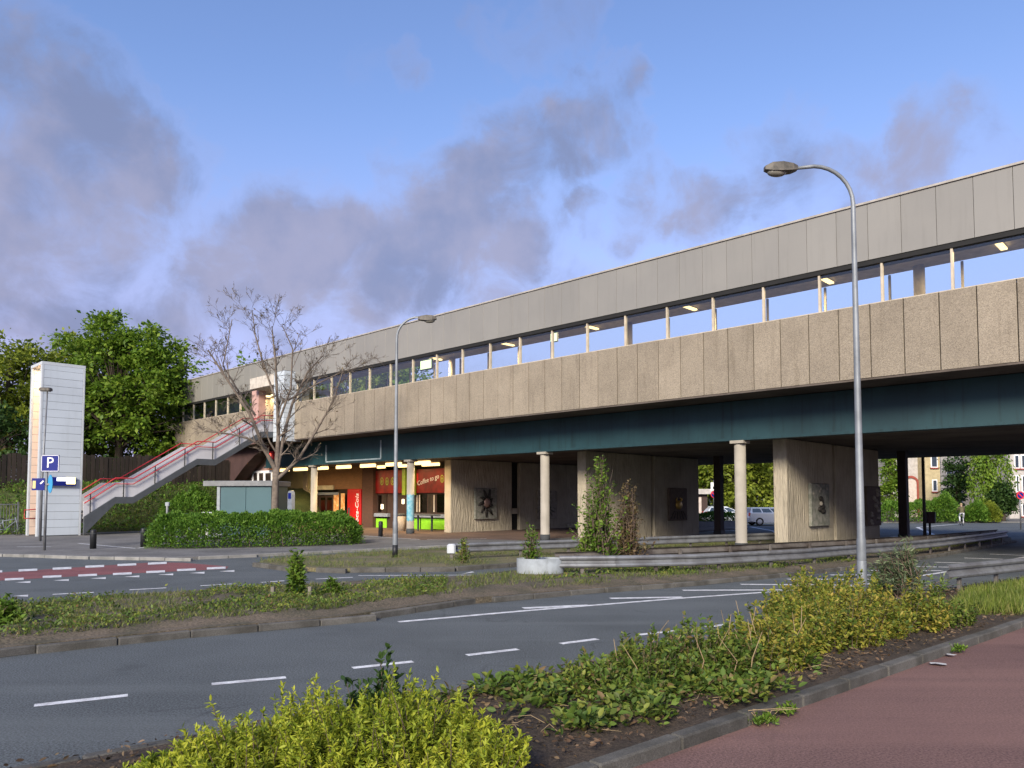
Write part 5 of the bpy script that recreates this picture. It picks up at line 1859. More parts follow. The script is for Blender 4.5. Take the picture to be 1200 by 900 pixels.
# guarded young tree
gt = G(347, 702, VERGE)
yt = small_tree('young_tree', 'small drooping young tree with a teal trunk guard on the median', gt, 1.02, .24, 'leaf_fresh', 34, 46, .1, cat='tree', start=.3)
mm = MB()
mm.lathe([(.05, 0), (.055, .34)], n=12)
mm.obj('trunk_guard', 'tree_guard', yt)
for px, lab in ((319.5, 'wooden stake left of the guarded young tree'), (363, 'wooden stake right of the guarded young tree')):
    p = G(px, 703, VERGE)
    o = MB().bbox(-.035, .035, -.035, .035, -.05, .26, .01).obj('stake', 'stake_wood', None, p)
    tag(o, lab, 'stake', 'tree stakes on the median')


def hedge(name, label, poly, h, m, n, ls, z=.1, width=.5, seed=0.0, wood=True):
    """clipped hedge: a leafy skin over a twiggy inside"""
    P = np.array([(p[0], p[1]) for p in poly])
    c = P.mean(0)
    t = thing(name, label, 'hedge', (c[0], c[1], z))
    q = poly_points(poly, n) - c
    Pl = P - c
    dist = np.full(len(q), 1e9)
    grad = np.zeros((len(q), 2))
    for i in range(len(Pl)):
        a, b = Pl[i], Pl[(i + 1) % len(Pl)]
        ab = b - a
        tt = np.clip(((q - a) @ ab) / (ab @ ab), 0, 1)
        v = q - a - tt[:, None] * ab
        d = np.linalg.norm(v, axis=1)
        upd = d < dist
        dist = np.where(upd, d, dist)
        grad[upd] = -v[upd] / np.maximum(d[upd], 1e-6)[:, None]
    prof_ = np.minimum(1, (dist / (h * .6))) ** .45
    hh = h * (.35 + .65 * prof_) * (1 + .16 * pnoise(q[:, 0], q[:, 1], 1.1, seed) + .1 * pnoise(q[:, 0], q[:, 1], 4.0, seed))
    # many leaves near the surface, on the flanks down to the ground
    flank = rng.uniform(0, 1, len(q)) < np.clip(1.2 - dist / .5, 0, 1) * .8
    zz = np.where(flank, rng.uniform(.02, 1, len(q)) * hh, hh - np.abs(rng.normal(0, .07, len(q))))
    D = np.column_stack([grad * np.clip(1 - dist, 0, 1)[:, None], np.full(len(q), .6)])
    bump = (rng.uniform(-.06, .1, len(q)) + .08 * pnoise(q[:, 0] + zz, q[:, 1] - zz, 3.2, seed + 5)) * flank
    pos = np.column_stack([q + grad * bump[:, None], np.maximum(zz, .02)])
    leaf_obj('foliage', pos, D, ls, m, t, width=width, detail=False, jit=.6)
    if wood:
        m_ = MB()
        for x, y in poly_points(poly, 40) - c:
            m_.tube([(x, y, -.05), (x + random.uniform(-.1, .1), y + random.uniform(-.1, .1), h * .55)], [.02, .01], 5, False)
        stuff(m_.obj('stems', 'twig', t))
    return t


hp = [G(172, 643, .1), G(230, 643, .1), G(330, 641, .1), G(400, 639, .1), G(424, 637.5, .1)]
off_ = Vector((-.35, .94, 0)) * 2.3
hpoly = [(p.x, p.y) for p in hp] + [((p + off_).x, (p + off_).y) for p in hp[::-1]]
hedge('clipped_hedge', 'long clipped green hedge on the pavement before the teal shelter', hpoly, 1.32, 'leaf_hedge', 60000, .105)
pb = at(222, 600, 45.5)
hedge('round_bush', 'rounded dark green bush under the staircase', [(pb.x + a, pb.y + b) for a, b in ell(0, 0, 1.75, 1.5)], 2.5, 'leaf_hedge', 14000, .14)
# embankment grass and scrub
q = []
for _ in range(26000):
    s_, n_ = random.uniform(-58, -49.8), random.uniform(9, 27)
    q.append((*B(s_, n_)[:2], emb_z(s_, n_)))
q = np.array(q)
o = leaf_obj('slope_grass', q, np.tile([0, 0, 1.0], (len(q), 1)), .26, 'grass_blade', width=.09, detail=False, jit=.5)
stuff(tag(o, 'rough grass covering the embankment behind the staircase', 'grass'))
q = q[rng.uniform(0, 1, len(q)) < .35]
q[:, 2] += rng.uniform(0, .35, len(q))
o = leaf_obj('slope_scrub', q, rng.normal(0, 1, (len(q), 3)), .2, 'leaf_hedge', width=.5, detail=False)
stuff(tag(o, 'low green scrub on the embankment behind the staircase', 'scrub'))


# ================================================================== TREES
def limbs(mm, p, d, L, r, depth, tips, curl=.25, up=.1, split=(2, 3), fall=.72, minr=.006, seg=4):
    pts, rad = [p], [r]
    q = p.copy()
    dd = d.normalized()
    for i in range(seg):
        dd = (dd + Vector((random.gauss(0, curl), random.gauss(0, curl), random.gauss(0, curl) + up)) * .4).normalized()
        q = q + dd * L / seg
        pts.append(q.copy())
        rad.append(max(minr, r * (1 - .42 * (i + 1) / seg)))
    mm.tube(pts, rad, 7 if r > .05 else (5 if r > .015 else 3), False)
    tips.append((q.copy(), dd.copy(), depth))
    if depth == 0:
        return
    for k in range(random.randint(*split)):
        i = random.randint(max(1, seg // 2), seg)
        base = pts[i]
        ax = Vector((random.gauss(0, 1), random.gauss(0, 1), random.gauss(0, .6)))
        nd = (dd + ax.normalized() * random.uniform(.45, .95)).normalized()
        limbs(mm, base, nd, L * fall * random.uniform(.7, 1.15), rad[i] * .66, depth - 1, tips, curl, up, split, fall, minr, seg)


def bare_tree():
    dep = 36.0
    base = at(322, 600, dep)
    base.z = .1
    t = thing('bare_tree', 'nearly leafless pale barked tree rising behind the hedge', 'tree', base)

    def L(pts, dy):
        pts = [(322 + (x - 322) * .95, 565 - (565 - y) * .87 if y < 565 else y) for x, y in pts]
        return [Vector((at(x, y, dep).x - base.x, dy * (i / max(1, len(pts) - 1)), at(x, y, dep).z - .1)) for i, (x, y) in enumerate(pts)]
    tr_ = MB()
    trunk = L([(322, 645), (322, 600), (323, 565), (324, 545)], 0)
    trunk[0].z = -.1
    tr_.tube(trunk, [.24, .17, .155, .17], 12)
    mm, tips = MB(), []
    mains = [([(324, 550), (312, 520), (298, 475), (270, 425), (255, 395)], -1.5, [.19, .15, .11, .08, .05]),
             ([(324, 548), (325, 500), (322, 450), (318, 400), (312, 350)], .8, [.2, .15, .12, .08, .04]),
             ([(325, 550), (330, 500), (338, 455), (355, 410), (372, 385)], 1.6, [.17, .13, .1, .07, .04]),
             ([(326, 560), (350, 535), (372, 495), (392, 455), (405, 410)], .4, [.16, .12, .09, .06, .035]),
             ([(312, 520), (295, 508), (275, 502), (250, 500)], -1.4, [.09, .07, .05, .03]),
             ([(298, 475), (280, 445), (262, 410), (275, 350)], -.6, [.09, .07, .05, .03]),
             ([(322, 450), (308, 410), (295, 365), (290, 330)], .5, [.09, .07, .05, .025]),
             ([(325, 490), (345, 440), (350, 390), (340, 360)], -1.2, [.1, .07, .05, .025]),
             ([(338, 455), (372, 430), (400, 412), (415, 405)], 1.4, [.08, .06, .04, .02])]
    for pts, dy, rad in mains:
        P = L(pts, dy)
        rad = [v * .62 for v in rad]
        mm.tube(P, rad, 9, False)
        for i in range(1, len(P)):
            nb = 3 if i < len(P) - 1 else 4
            for k in range(nb):
                seg = P[i] - P[i - 1]
                b = P[i - 1] + seg * random.uniform(.3, 1.0)
                out = Vector((b.x * .25 + random.gauss(0, .8), random.gauss(0, .8), random.uniform(-.1, .9)))
                nd = (seg.normalized() * .8 + out.normalized()).normalized()
                limbs(mm, b, nd, random.uniform(.5, 1.0), rad[i] * .6, 4, tips, curl=.32, up=.12, split=(2, 3), fall=.7, minr=.006, seg=3)
    tr_.obj('trunk', 'bark', t)
    mm.obj('crown', 'bark', t)
    tp = [(a, b) for a, b, dd in tips if dd <= 1]
    sel = random.sample(tp, min(len(tp), 520))
    leaf_obj('buds', [tuple(a) for a, b in sel], [tuple(b) for a, b in sel], .13, 'leaf_brown', t, width=.4, detail=False)['kind'] = 'stuff'


bare_tree()


def leafy_tree(label, base, h, crown, m, nclump=130, per=110, ls=.28, csize=1.0, trunk_r=.25, group=None, name='leafy_tree', hang=0.0, fork=.35):
    """crown: list of (dx,dy,z,rx,ry,rz) lobes; leaves in clumps near the lobes' skin, limbs reaching the clumps"""
    t = thing(name, label, 'tree', base, 0, group)
    tr_ = MB()
    top = max(c[2] for c in crown)
    tr_.tube([(0, 0, -.3), (0.05, 0, h * fork * .5), (0, .05, h * fork), (0, 0, top)], [trunk_r * 1.3, trunk_r, trunk_r * .8, trunk_r * .25], 10)
    tr_.obj('trunk', 'dark_bark', t)
    mm = MB()
    P, D = [], []
    vol = np.array([c[3] * c[4] * c[5] for c in crown]) ** .7
    vol /= vol.sum()
    for i in range(nclump):
        c = crown[rng.choice(len(crown), p=vol)]
        v = unit(rng.normal(0, 1, (1, 3)))[0]
        r_ = rng.uniform(.45, 1.04)
        ctr = np.array(c[:3]) + v * np.array(c[3:]) * r_
        if ctr[2] < .8:
            continue
        cs = csize * rng.uniform(.55, 1.2)
        n_ = int(per * rng.uniform(.5, 1.3))
        off = rng.normal(0, .42, (n_, 3)) * cs * np.array([1, 1, .6])
        if hang:
            off[:, 2] -= np.abs(rng.normal(0, hang, n_))
        P.append(ctr + off)
        D.append(off + v * .4 + np.array([0, 0, -.25 if not hang else -1.2]))
        if i % 3 == 0:
            st_ = Vector((0, 0, h * fork * random.uniform(.8, 1.5)))
            e = Vector(ctr)
            mid = st_.lerp(e, .5) + Vector((0, 0, .4))
            mm.tube([st_, mid, e], [trunk_r * .3, trunk_r * .18, .02], 5, False)
    P, D = np.concatenate(P), np.concatenate(D)
    leaf_obj('crown', P, D, ls, m, t, width=.62, detail=False, jit=.6)
    mm.obj('limbs', 'dark_bark', t)
    return t


def tb_(s_, n_):
    p = B(s_, n_)
    p.z = emb_z(s_, n_) - .1
    return p


leafy_tree('big fresh green tree behind the white portal and fence', tb_(-65, 21.5), 15, [(0, 0, 9.2, 4.9, 4.5, 4.6), (1.8, .5, 6.5, 4.2, 4, 3.6), (-1.2, 0, 11.8, 3.2, 3, 2.6), (-2.5, 0, 6, 4, 4, 3.5), (3.2, 0, 9.5, 2.6, 3, 2.6), (1.2, 0, 12.4, 2.0, 2, 1.7)], 'leaf_tree', 260, 130, .34, 1.15, .35, 'trees behind the fence', fork=.25)
leafy_tree('yellow green tree at the left edge behind the fence', tb_(-67, 14.2), 12, [(0, 0, 7.5, 4.2, 4, 3.8), (-2.5, 0, 6.5, 4, 4, 3.8), (1.5, 0, 5, 3.2, 3, 3), (-1, 0, 10, 2.6, 2.6, 1.8)], 'leaf_tree_yellow', 170, 120, .32, 1.1, .3, 'trees behind the fence', fork=.25)
leafy_tree('dark lower tree between the big tree and the station end', tb_(-68, 30), 10, [(0, 0, 6, 4.2, 4, 4), (2, 0, 4, 3.5, 3, 3.5), (-2, 0, 4.5, 3, 3, 3)], 'leaf_tree', 120, 110, .32, 1.1, .25, 'trees behind the fence', fork=.25)
leafy_tree('middle tree joining the two bigger trees behind the white portal', tb_(-70, 21), 13, [(0, 0, 8.5, 4.2, 4, 4.4), (-3, 0, 7, 4, 4, 4), (-1, 0, 11, 2.8, 2.6, 2.2), (0, 0, 4, 4.5, 4, 3)], 'leaf_tree_yellow', 170, 120, .34, 1.15, .3, 'trees behind the fence', fork=.25)
leafy_tree('small tree filling the gap beside the station end', tb_(-66.5, 27), 9, [(0, 0, 5.5, 3.4, 3.4, 3.6), (-2, 0, 4, 3, 3, 3), (1.5, 0, 3.2, 3, 3, 2.6)], 'leaf_tree', 120, 120, .32, 1.0, .22, 'trees behind the fence', fork=.25)
leafy_tree('dim green tree low behind the palisade fence', tb_(-62, 12), 7, [(0, 0, 3.5, 3.5, 3, 2.6), (-3, 0, 3.2, 3, 3, 2.4)], 'leaf_tree_dark', 70, 100, .3, 1.0, .2, 'trees behind the fence', fork=.25)

# trees behind the station, seen over its roof and through its windows
for i, (px, dpt_, tz, rx, m, lab) in enumerate([(312, 88, 19.5, 4.6, 'leaf_tree', 'tree showing above the station roof behind the bare tree'),
                                           (375, 92, 19.5, 5.0, 'leaf_tree', 'tree seen through the hall windows left of the far lamp'),
                                           (430, 90, 21.2, 4.5, 'leaf_tree_yellow', 'tree just topping the roof left of the far lamp'),
                                           (470, 95, 22.9, 3.0, 'leaf_tree', 'thin treetop peeping over the roof at the far lamp head'),
                                           (480, 88, 16.0, 3.6, 'leaf_tree', 'tree seen through the hall windows above the snack bar'),
                                           (250, 95, 17.5, 5.0, 'leaf_tree_dark', 'tree behind the left end windows of the station')]):
    b = at(px, 600, dpt_)
    b.z = 0
    leafy_tree(lab, b, tz, [(0, 0, tz - 4.5, rx, rx, 4.4), (1.5, 0, tz - 8, rx * 1.1, rx, 4.5), (-2, 0, tz - 7, rx, rx, 4)], m, 90, 100, .5, 1.6, .35, 'trees behind the station')

# palisade fence on the embankment
fe = thing('palisade_fence', 'dark brown plank palisade fence on top of the embankment', 'fence', B(-56, 10, 0), BROT)
pl = MB().bbox(-.03, .03, .01, .25, 0, 1.0, .004).mesh('plank')
pl.materials.append(MATS['fence_wood'])
n_ = -4.0
while n_ < 27.5:
    z0 = emb_z(-56, n_) - .1
    o = link('plank', pl, None, fe, (random.uniform(-.02, .02), n_ - 10, z0))
    o.scale = (1, 1, 2.15 + random.uniform(-.06, .06))
    n_ += .27
n_ = -4.0
while n_ < 27:
    z0 = emb_z(-56, n_)
    MB().box(-.12, -.035, n_ - 10, n_ - 10 + 2.9, z0 + 1.6, z0 + 1.7).obj('fence_rail', 'fence_wood', fe)
    MB().box(-.16, -.04, n_ - 10 - .06, n_ - 10 + .06, z0 - .3, z0 + 2.0).obj('fence_post', 'fence_wood', fe)
    n_ += 3.0
sc_poly = [tuple(B(-59.5, -3)[:2]), tuple(B(-58, -3)[:2]), tuple(B(-58, 28)[:2]), tuple(B(-59.5, 28)[:2])]
hedge('scrub_belt', 'dark belt of scrub right behind the palisade fence', sc_poly, 3.2, 'leaf_tree_dark', 26000, .3, z=2.3)
# low steel fence and bicycle at the left edge
lf = thing('steel_fence', 'low grey steel bar fence at the left edge beside the portal', 'fence', B(-50.5, 11.4, .1), BROT)
for k in range(30):
    MB().box(-.012, .012, -k * .14 - .012, -k * .14 + .012, .05, 1.75).obj('bar', 'galvanised', lf)
for z in (.12, 1.68):
    MB().box(-.03, .03, -30 * .14, .05, z, z + .05).obj('rail', 'galvanised', lf)
for k in (0, 15, 29):
    MB().box(-.04, .04, -k * .14 - .04, -k * .14 + .04, 0, 1.85).obj('fence_post', 'galvanised', lf)


def bicycle(label, loc, rotz, m='steel_grey'):
    t = thing('bicycle', label, 'bicycle', loc, rotz)
    for x in (-.52, .52):
        w = MB()
        ring = [(x + .34 * math.cos(2 * math.pi * k / 24), 0, .35 + .34 * math.sin(2 * math.pi * k / 24)) for k in range(25)]
        w.tube(ring, .018, 6, False)
        wo = w.obj('wheel', 'tyre', t)
        sp = MB()
        for k in range(10):
            q = 2 * math.pi * k / 10
            sp.tube([(x, 0, .35), (x + .33 * math.cos(q), 0, .35 + .33 * math.sin(q))], .003, 3, False)
        sp.obj('spokes', 'rim', wo)
    f = MB()
    for a, b in [((-.52, 0, .35), (-.12, 0, .32)), ((-.12, 0, .32), (-.25, 0, .88)), ((-.52, 0, .35), (-.22, 0, .75)), ((-.12, 0, .32), (.38, 0, .8)), ((-.23, 0, .8), (.36, 0, .9)), ((.52, 0, .35), (.36, 0, 1.0))]:
        f.tube([a, b], .018, 7)
    f.obj('frame', m, t)
    MB().tube([(.25, -.28, 1.08), (.36, -.1, 1.06), (.36, .1, 1.06), (.25, .28, 1.08)], .013, 6).obj('handlebar', 'black_paint', t)
    MB().ellipsoid((-.27, 0, .93), (.14, .08, .04)).obj('saddle', 'black_paint', t)
    return t


pbk = at(9, 600, 41.5)
bicycle('grey bicycle parked by the steel fence at the left edge', (pbk.x, pbk.y, .1), R(25))

# ================================================================== BEYOND THE UNDERPASS
def car(label, loc, rotz, paint, prof_, roof, wheels, L, W=1.72):
    """prof_: lower body outline in (x,z); roof: glasshouse outline"""
    t = thing('parked_car', label, 'car', loc, rotz, 'cars parked beyond the underpass')
    b = MB()
    k = len(prof_)
    # body with tumblehome: three slices across
    ys = [(-W / 2, .97), (-W / 2 + .1, 1.0), (W / 2 - .1, 1.0), (W / 2, .97)]
    zm = sum(p[1] for p in prof_) / k
    vs = [(p[0] * (1 if f == 1 else .992), y, zm + (p[1] - zm) * f) for y, f in ys for p in prof_]
    fs = []
    for j in range(3):
        for i in range(k):
            i2 = (i + 1) % k
            fs.append((j * k + i, j * k + i2, (j + 1) * k + i2, (j + 1) * k + i))
    fs += [tuple(range(k - 1, -1, -1)), tuple(range(3 * k, 4 * k))]
    b.add(vs, fs)
    body = b.obj('body', paint, t)
    g = MB()
    k = len(roof)
    zt = max(p[1] for p in roof)
    zb = min(p[1] for p in roof)
    vs = []
    for sgn in (-1, 1):
        for x, z in roof:
            f = (z - zb) / (zt - zb)
            vs.append((x, sgn * (W / 2 - .06 - .16 * f), z))
    fs = [(i, (i + 1) % k, k + (i + 1) % k, k + i) for i in range(k)] + [tuple(range(k - 1, -1, -1)), tuple(range(k, 2 * k))]
    g.add(vs, fs)
    g.obj('roof', paint, t)
    # side windows, front and rear screens as panes proud of the cabin
    xs = sorted(set([roof[0][0], roof[-1][0]]))
    x0, x1 = min(p[0] for p in roof), max(p[0] for p in roof)
    xa, xb = [p[0] for p in roof if p[1] == zt][0], [p[0] for p in roof if p[1] == zt][-1]
    xa, xb = min(xa, xb), max(xa, xb)
    for sgn in (-1, 1):
        npn = 3
        for i in range(npn):
            a0, a1 = i / npn + .02, (i + 1) / npn - .02
            def pt(u_, v_):
                lo = x0 + .12 + (x1 - x0 - .24) * u_
                hi = xa + (xb - xa) * u_
                f = .08 + .74 * v_
                return (lo + (hi - lo) * f, sgn * (W / 2 - .06 - .16 * f + .006), zb + (zt - zb) * f)
            q = [pt(a0, .1), pt(a1, .1), pt(a1, 1), pt(a0, 1)]
            MB().add(q, [(0, 1, 2, 3) if sgn < 0 else (3, 2, 1, 0)]).obj('side_window', 'car_glass', t)
    for e0, e1 in ((x0, xa), (x1, xb)):
        q = []
        sg = -1 if e0 == x0 else 1
        for f in (.12, .85):
            for y in (-1, 1):
                q.append((e0 + (e1 - e0) * f + sg * .008, y * (W / 2 - .18 - .12 * f), zb + (zt - zb) * f))
        MB().add(q, [(0, 1, 3, 2)]).obj('screen', 'car_glass', t)
    for x in wheels:
        for sgn in (-1, 1):
            w = MB()
            pr = [(.2, -.1), (.31, -.1), (.33, -.06), (.33, .06), (.31, .1), (.2, .1)]
            n_ = 20
            vs, fs = [], []
            for r_, y in pr:
                for kk in range(n_):
                    q = 2 * math.pi * kk / n_
                    vs.append((x + r_ * math.cos(q), sgn * (W / 2 - .08) + y, .33 + r_ * math.sin(q)))
            for i in range(len(pr) - 1):
                for kk in range(n_):
                    k2 = (kk + 1) % n_
                    fs.append((i * n_ + kk, i * n_ + k2, (i + 1) * n_ + k2, (i + 1) * n_ + kk))
            w.add(vs, fs, True)
            wo = w.obj('wheel', 'tyre', t)
            rmm = MB()
            yy = sgn * (W / 2 - .08 + .085)
            rmm.add([(x, yy, .33)] + [(x + .21 * math.cos(2 * math.pi * kk / n_), yy - sgn * .02, .33 + .21 * math.sin(2 * math.pi * kk / n_)) for kk in range(n_)],
                    [(0, 1 + kk, 1 + (kk + 1) % n_) for kk in range(n_)])
            rmm.obj('rim', 'rim', wo)
            MB().prism_xz([(x + .39 * math.cos(math.pi * kk / 10), .33 + .39 * math.sin(math.pi * kk / 10)) for kk in range(11)], sgn * (W / 2 - .012) - .002, sgn * (W / 2 - .012) + .006).obj('wheel_arch', 'black_paint', t)
    xr = min(p[0] for p in prof_)
    xf = max(p[0] for p in prof_)
    for sgn in (-1, 1):
        MB().bbox(xr - .01, xr + .12, sgn * .68 - .12, sgn * .68 + .12, .78, 1.02, .02).obj('tail_lamp', 'tail_lamp', t)
        MB().bbox(xf - .2, xf - .02, sgn * .6 - .16, sgn * .6 + .16, .62, .8, .02).obj('headlight', 'white_sign', t)
    MB().bbox(xr - .03, xr + .1, -W / 2 + .05, W / 2 - .05, .3, .52, .03).obj('bumper', paint, t)
    return t


estate_body = [(-2.0, .35), (-2.02, .6), (-1.98, 1.0), (-1.2, 1.0), (.6, .98), (1.2, .9), (1.85, .8), (1.98, .55), (1.95, .32), (1.2, .24), (-1.2, .24)]
estate_roof = [(-1.94, .99), (-1.75, 1.42), (-1.2, 1.46), (0, 1.46), (.35, 1.42), (1.0, .97)]
estate_roof = [(-1.94, .99), (-1.78, 1.45), (.25, 1.45), (1.0, .97)]
pc1 = G(868 + 33, 616)
car('silver estate car seen from behind between column and near pier', (pc1.x + .3, pc1.y + .5, .0), R(4), 'car_silver', estate_body, estate_roof, (-1.22, 1.25), 4.0)
hatch_body = [(-1.9, .35), (-1.95, .65), (-1.9, .98), (-1.0, 1.0), (.6, .96), (1.2, .88), (1.8, .72), (1.95, .5), (1.9, .3), (1.1, .24), (-1.1, .24)]
hatch_roof = [(-1.85, .97), (-1.4, 1.46), (-.1, 1.46), (1.1, .94)]
pc2 = at(851, 600, 66.0)
car('white hatchback behind the low green planter hedge', (pc2.x, pc2.y, .0), R(-3), 'car_white', hatch_body, hatch_roof, (-1.2, 1.2), 3.9, 1.7)

# planter with low hedge before the white car
p0, p1 = G(800, 619.5), G(872, 618)
plt = thing('planter_wall', 'long low concrete planter wall under the green hedge', 'planter', (p0.x, p0.y, 0), math.atan2(p1.y - p0.y, p1.x - p0.x))
L_ = (p1 - p0).length
MB().bbox(0, L_, 0, 1.6, 0, .46, .03).obj('wall', 'planter_concrete', plt)
dd = (p1 - p0).normalized()
nn2 = Vector((-dd.y, dd.x, 0))
q0 = [p0 + dd * .1 + nn2 * .1, p1 - dd * .1 + nn2 * .1, p1 - dd * .1 + nn2 * 1.5, p0 + dd * .1 + nn2 * 1.5]
hedge('planter_hedge', 'low green hedge in the concrete planter before the white car', [(v.x, v.y) for v in q0], .62, 'leaf_hedge', 9000, .12, z=.44, wood=False)

# trees behind the car park
for i, (px, dpt_, tz, rx, m, lab) in enumerate([(825, 84, 14, 5.0, 'leaf_tree', 'green tree beyond the low building seen under the deck'),
                                           (862, 80, 13, 4.6, 'leaf_tree_yellow', 'green tree behind the white car'),
                                           (898, 84, 14, 4.6, 'leaf_tree_yellow', 'drooping green tree behind the silver estate car'),
                                           (780, 90, 13, 5, 'leaf_tree_dark', 'dark tree behind the middle pier'),
                                           (930, 92, 13, 5, 'leaf_tree', 'tree hidden mostly by the near pier')]):
    b = at(px, 600, dpt_)
    b.z = 0
    leafy_tree(lab, b, tz, [(0, 0, tz - 5, rx, rx * .8, 4.6), (1.5, 0, tz - 8, rx, rx * .8, 4.2), (-1.5, 0, tz - 8.5, rx, rx * .8, 4)], m, 120, 110, .42, 1.4, .3, 'trees behind the car park', fork=.3)
bb = at(700, 600, 92)
bb2 = at(960, 600, 92)
hedge('dark_hedge', 'tall dark shrub wall behind the parked cars', [(bb.x, bb.y), (bb2.x, bb2.y), (bb2.x, bb2.y + 3), (bb.x, bb.y + 3)], 4.5, 'leaf_tree_dark', 22000, .45, z=0)
# low white-roofed building
pl0 = at(822, 600, 74)
lb = thing('low_building', 'low dark building with a white flat roof behind the white car', 'building', (pl0.x - 2.6, pl0.y, 0))
MB().box(-2, 3.2, 0, 4, 0, 2.6).obj('wall', 'dark_wood', lb)
MB().bbox(-2.3, 3.6, -.5, 4.3, 2.6, 3.1, .04).obj('roof', 'house_white', lb)
MB().box(1.0, 2.6, -.03, -.004, .2, 2.3).obj('door', 'house_pink', lb)


def round_sign(label, px, py, dpt_, rpx, plate=None, h=None, m='blue_sign', slash=True):
    c = at(px, py, dpt_)
    t = thing('road_sign', label, 'sign', (c.x, c.y, 0))
    r_ = rpx * dpt_ / F
    MB().lathe([(.045, 0), (.045, c.z + (1.2 if plate else .3))], n=10).obj('pole', 'galvanised', t)

    def disc(rad, y0, y1, mm_, name):
        n_ = 24
        vs = [(rad * math.cos(2 * math.pi * k / n_), y, c.z + rad * math.sin(2 * math.pi * k / n_)) for y in (y0, y1) for k in range(n_)]
        fs = [tuple(range(n_)), tuple(range(2 * n_ - 1, n_ - 1, -1))] + [(k, n_ + k, n_ + (k + 1) % n_, (k + 1) % n_) for k in range(n_)]
        return MB().add(vs, fs).obj(name, mm_, t)
    disc(r_, -.08, -.055, 'red_sign', 'rim')
    d_ = disc(r_ * .76, -.086, -.081, m, 'disc')
    if slash:
        w = r_ * .1
        a = r_ * .74
        v = [(-a * .7 - w, -.09, c.z + a * .7 - w), (-a * .7 + w, -.09, c.z + a * .7 + w), (a * .7 + w, -.09, c.z - a * .7 + w), (a * .7 - w, -.09, c.z - a * .7 - w)]
        MB().add(v, [(0, 1, 2, 3)[::-1]]).obj('bar', 'red_sign', d_)
    if plate:
        pl_ = MB().bbox(-r_ * .95, r_ * .95, -.08, -.06, c.z + r_ * 1.15, c.z + r_ * 1.15 + plate * dpt_ / F, .005).obj('plate', 'white_sign', t)
        MB().box(-r_ * .35, r_ * .35, -.086, -.081, c.z + r_ * 1.6, c.z + r_ * 2.3).obj('symbol', 'black_paint', pl_)
    return t


round_sign('no parking sign with white plate above beside the dark rear column', 836.5, 579.5, 62, 4.0, plate=9.5, m='blue_sign')
round_sign('round blue and red no parking sign at the right edge', 1195, 580.5, 52, 4.6)

# thin mast and box in the traffic island
pm_ = G(1084, 632)
ms = thing('thin_mast', 'thin dark mast rising to the deck right of the rear column', 'mast', (pm_.x, pm_.y, 0))
MB().lathe([(.085, 0), (.07, 4.3)], n=12).obj('pole', 'pole_dark', ms)
MB().bbox(-.12, .12, -.12, .12, 0, .05, .01).obj('foot', 'dark_base', ms)
pm_ = G(1090, 629)
bxs = thing('signal_cabinet', 'small brown cabinet on a thin post beside the thin mast', 'cabinet', (pm_.x, pm_.y, 0))
MB().lathe([(.06, 0), (.06, .75)], n=10).obj('post', 'black_paint', bxs)
MB().bbox(-.2, .2, -.18, .18, .75, 1.4, .02).obj('box', 'abutment_brick', bxs)
MB().bbox(.205, .26, -.17, .17, .77, 1.39, .01).obj('side_plate', 'steel_grey', bxs)

# hedges, bushes and houses on the far right
hr = [at(1030, 600, 66), at(1115, 600, 66), at(1115, 600, 69), at(1030, 600, 69)]
hedge('garden_hedge', 'broad green garden hedge before the yellow house', [(v.x, v.y) for v in hr], 1.65, 'leaf_hedge', 16000, .18, z=.1)
for px, h_, r_, m, lab in ((1143, 1.65, 1.05, 'leaf_hedge', 'round green bush right of the cyclist'), (1158, 1.7, .9, 'leaf_tree_yellow', 'pale bush beside the round green bush'), (1105, 2.6, 1.2, 'leaf_hedge', 'taller rounded bush at the end of the garden hedge')):
    b = at(px, 600, 67)
    hedge('garden_bush', lab, [(b.x + x, b.y + y) for x, y in ell(0, 0, r_, r_)], h_, m, 7000, .2, z=.1, wood=False)
for i, (px, dpt_, tz, rx, m, lab, hang) in enumerate([(1045, 72, 8, .85, 'leaf_tree', 'slim tree left of the dark rear column', 0),
                                           (1122, 76, 6.6, 1.35, 'leaf_tree_dark', 'dark conifer like tree behind the cyclist', 0),
                                           (1159, 70, 9.5, 1.75, 'leaf_tree', 'weeping green tree left of the right edge', .9),
                                           (1175, 69, 3.6, 1.0, 'leaf_tree_dark', 'dark shrub like tree beside the round sign', 0)
                                           ]):
    b = at(px, 600, dpt_)
    b.z = .1
    leafy_tree(lab, b, tz, [(0, 0, tz * .7, rx, rx * .8, tz * .3), (rx * .25, 0, tz * .5, rx * 1.05, rx * .8, tz * .3), (-rx * .25, 0, max(1.6, tz * .3), rx, rx * .8, tz * .25)], m, 70, 110, .24, .7, .2, 'garden trees beyond the road', hang=hang, fork=.3)


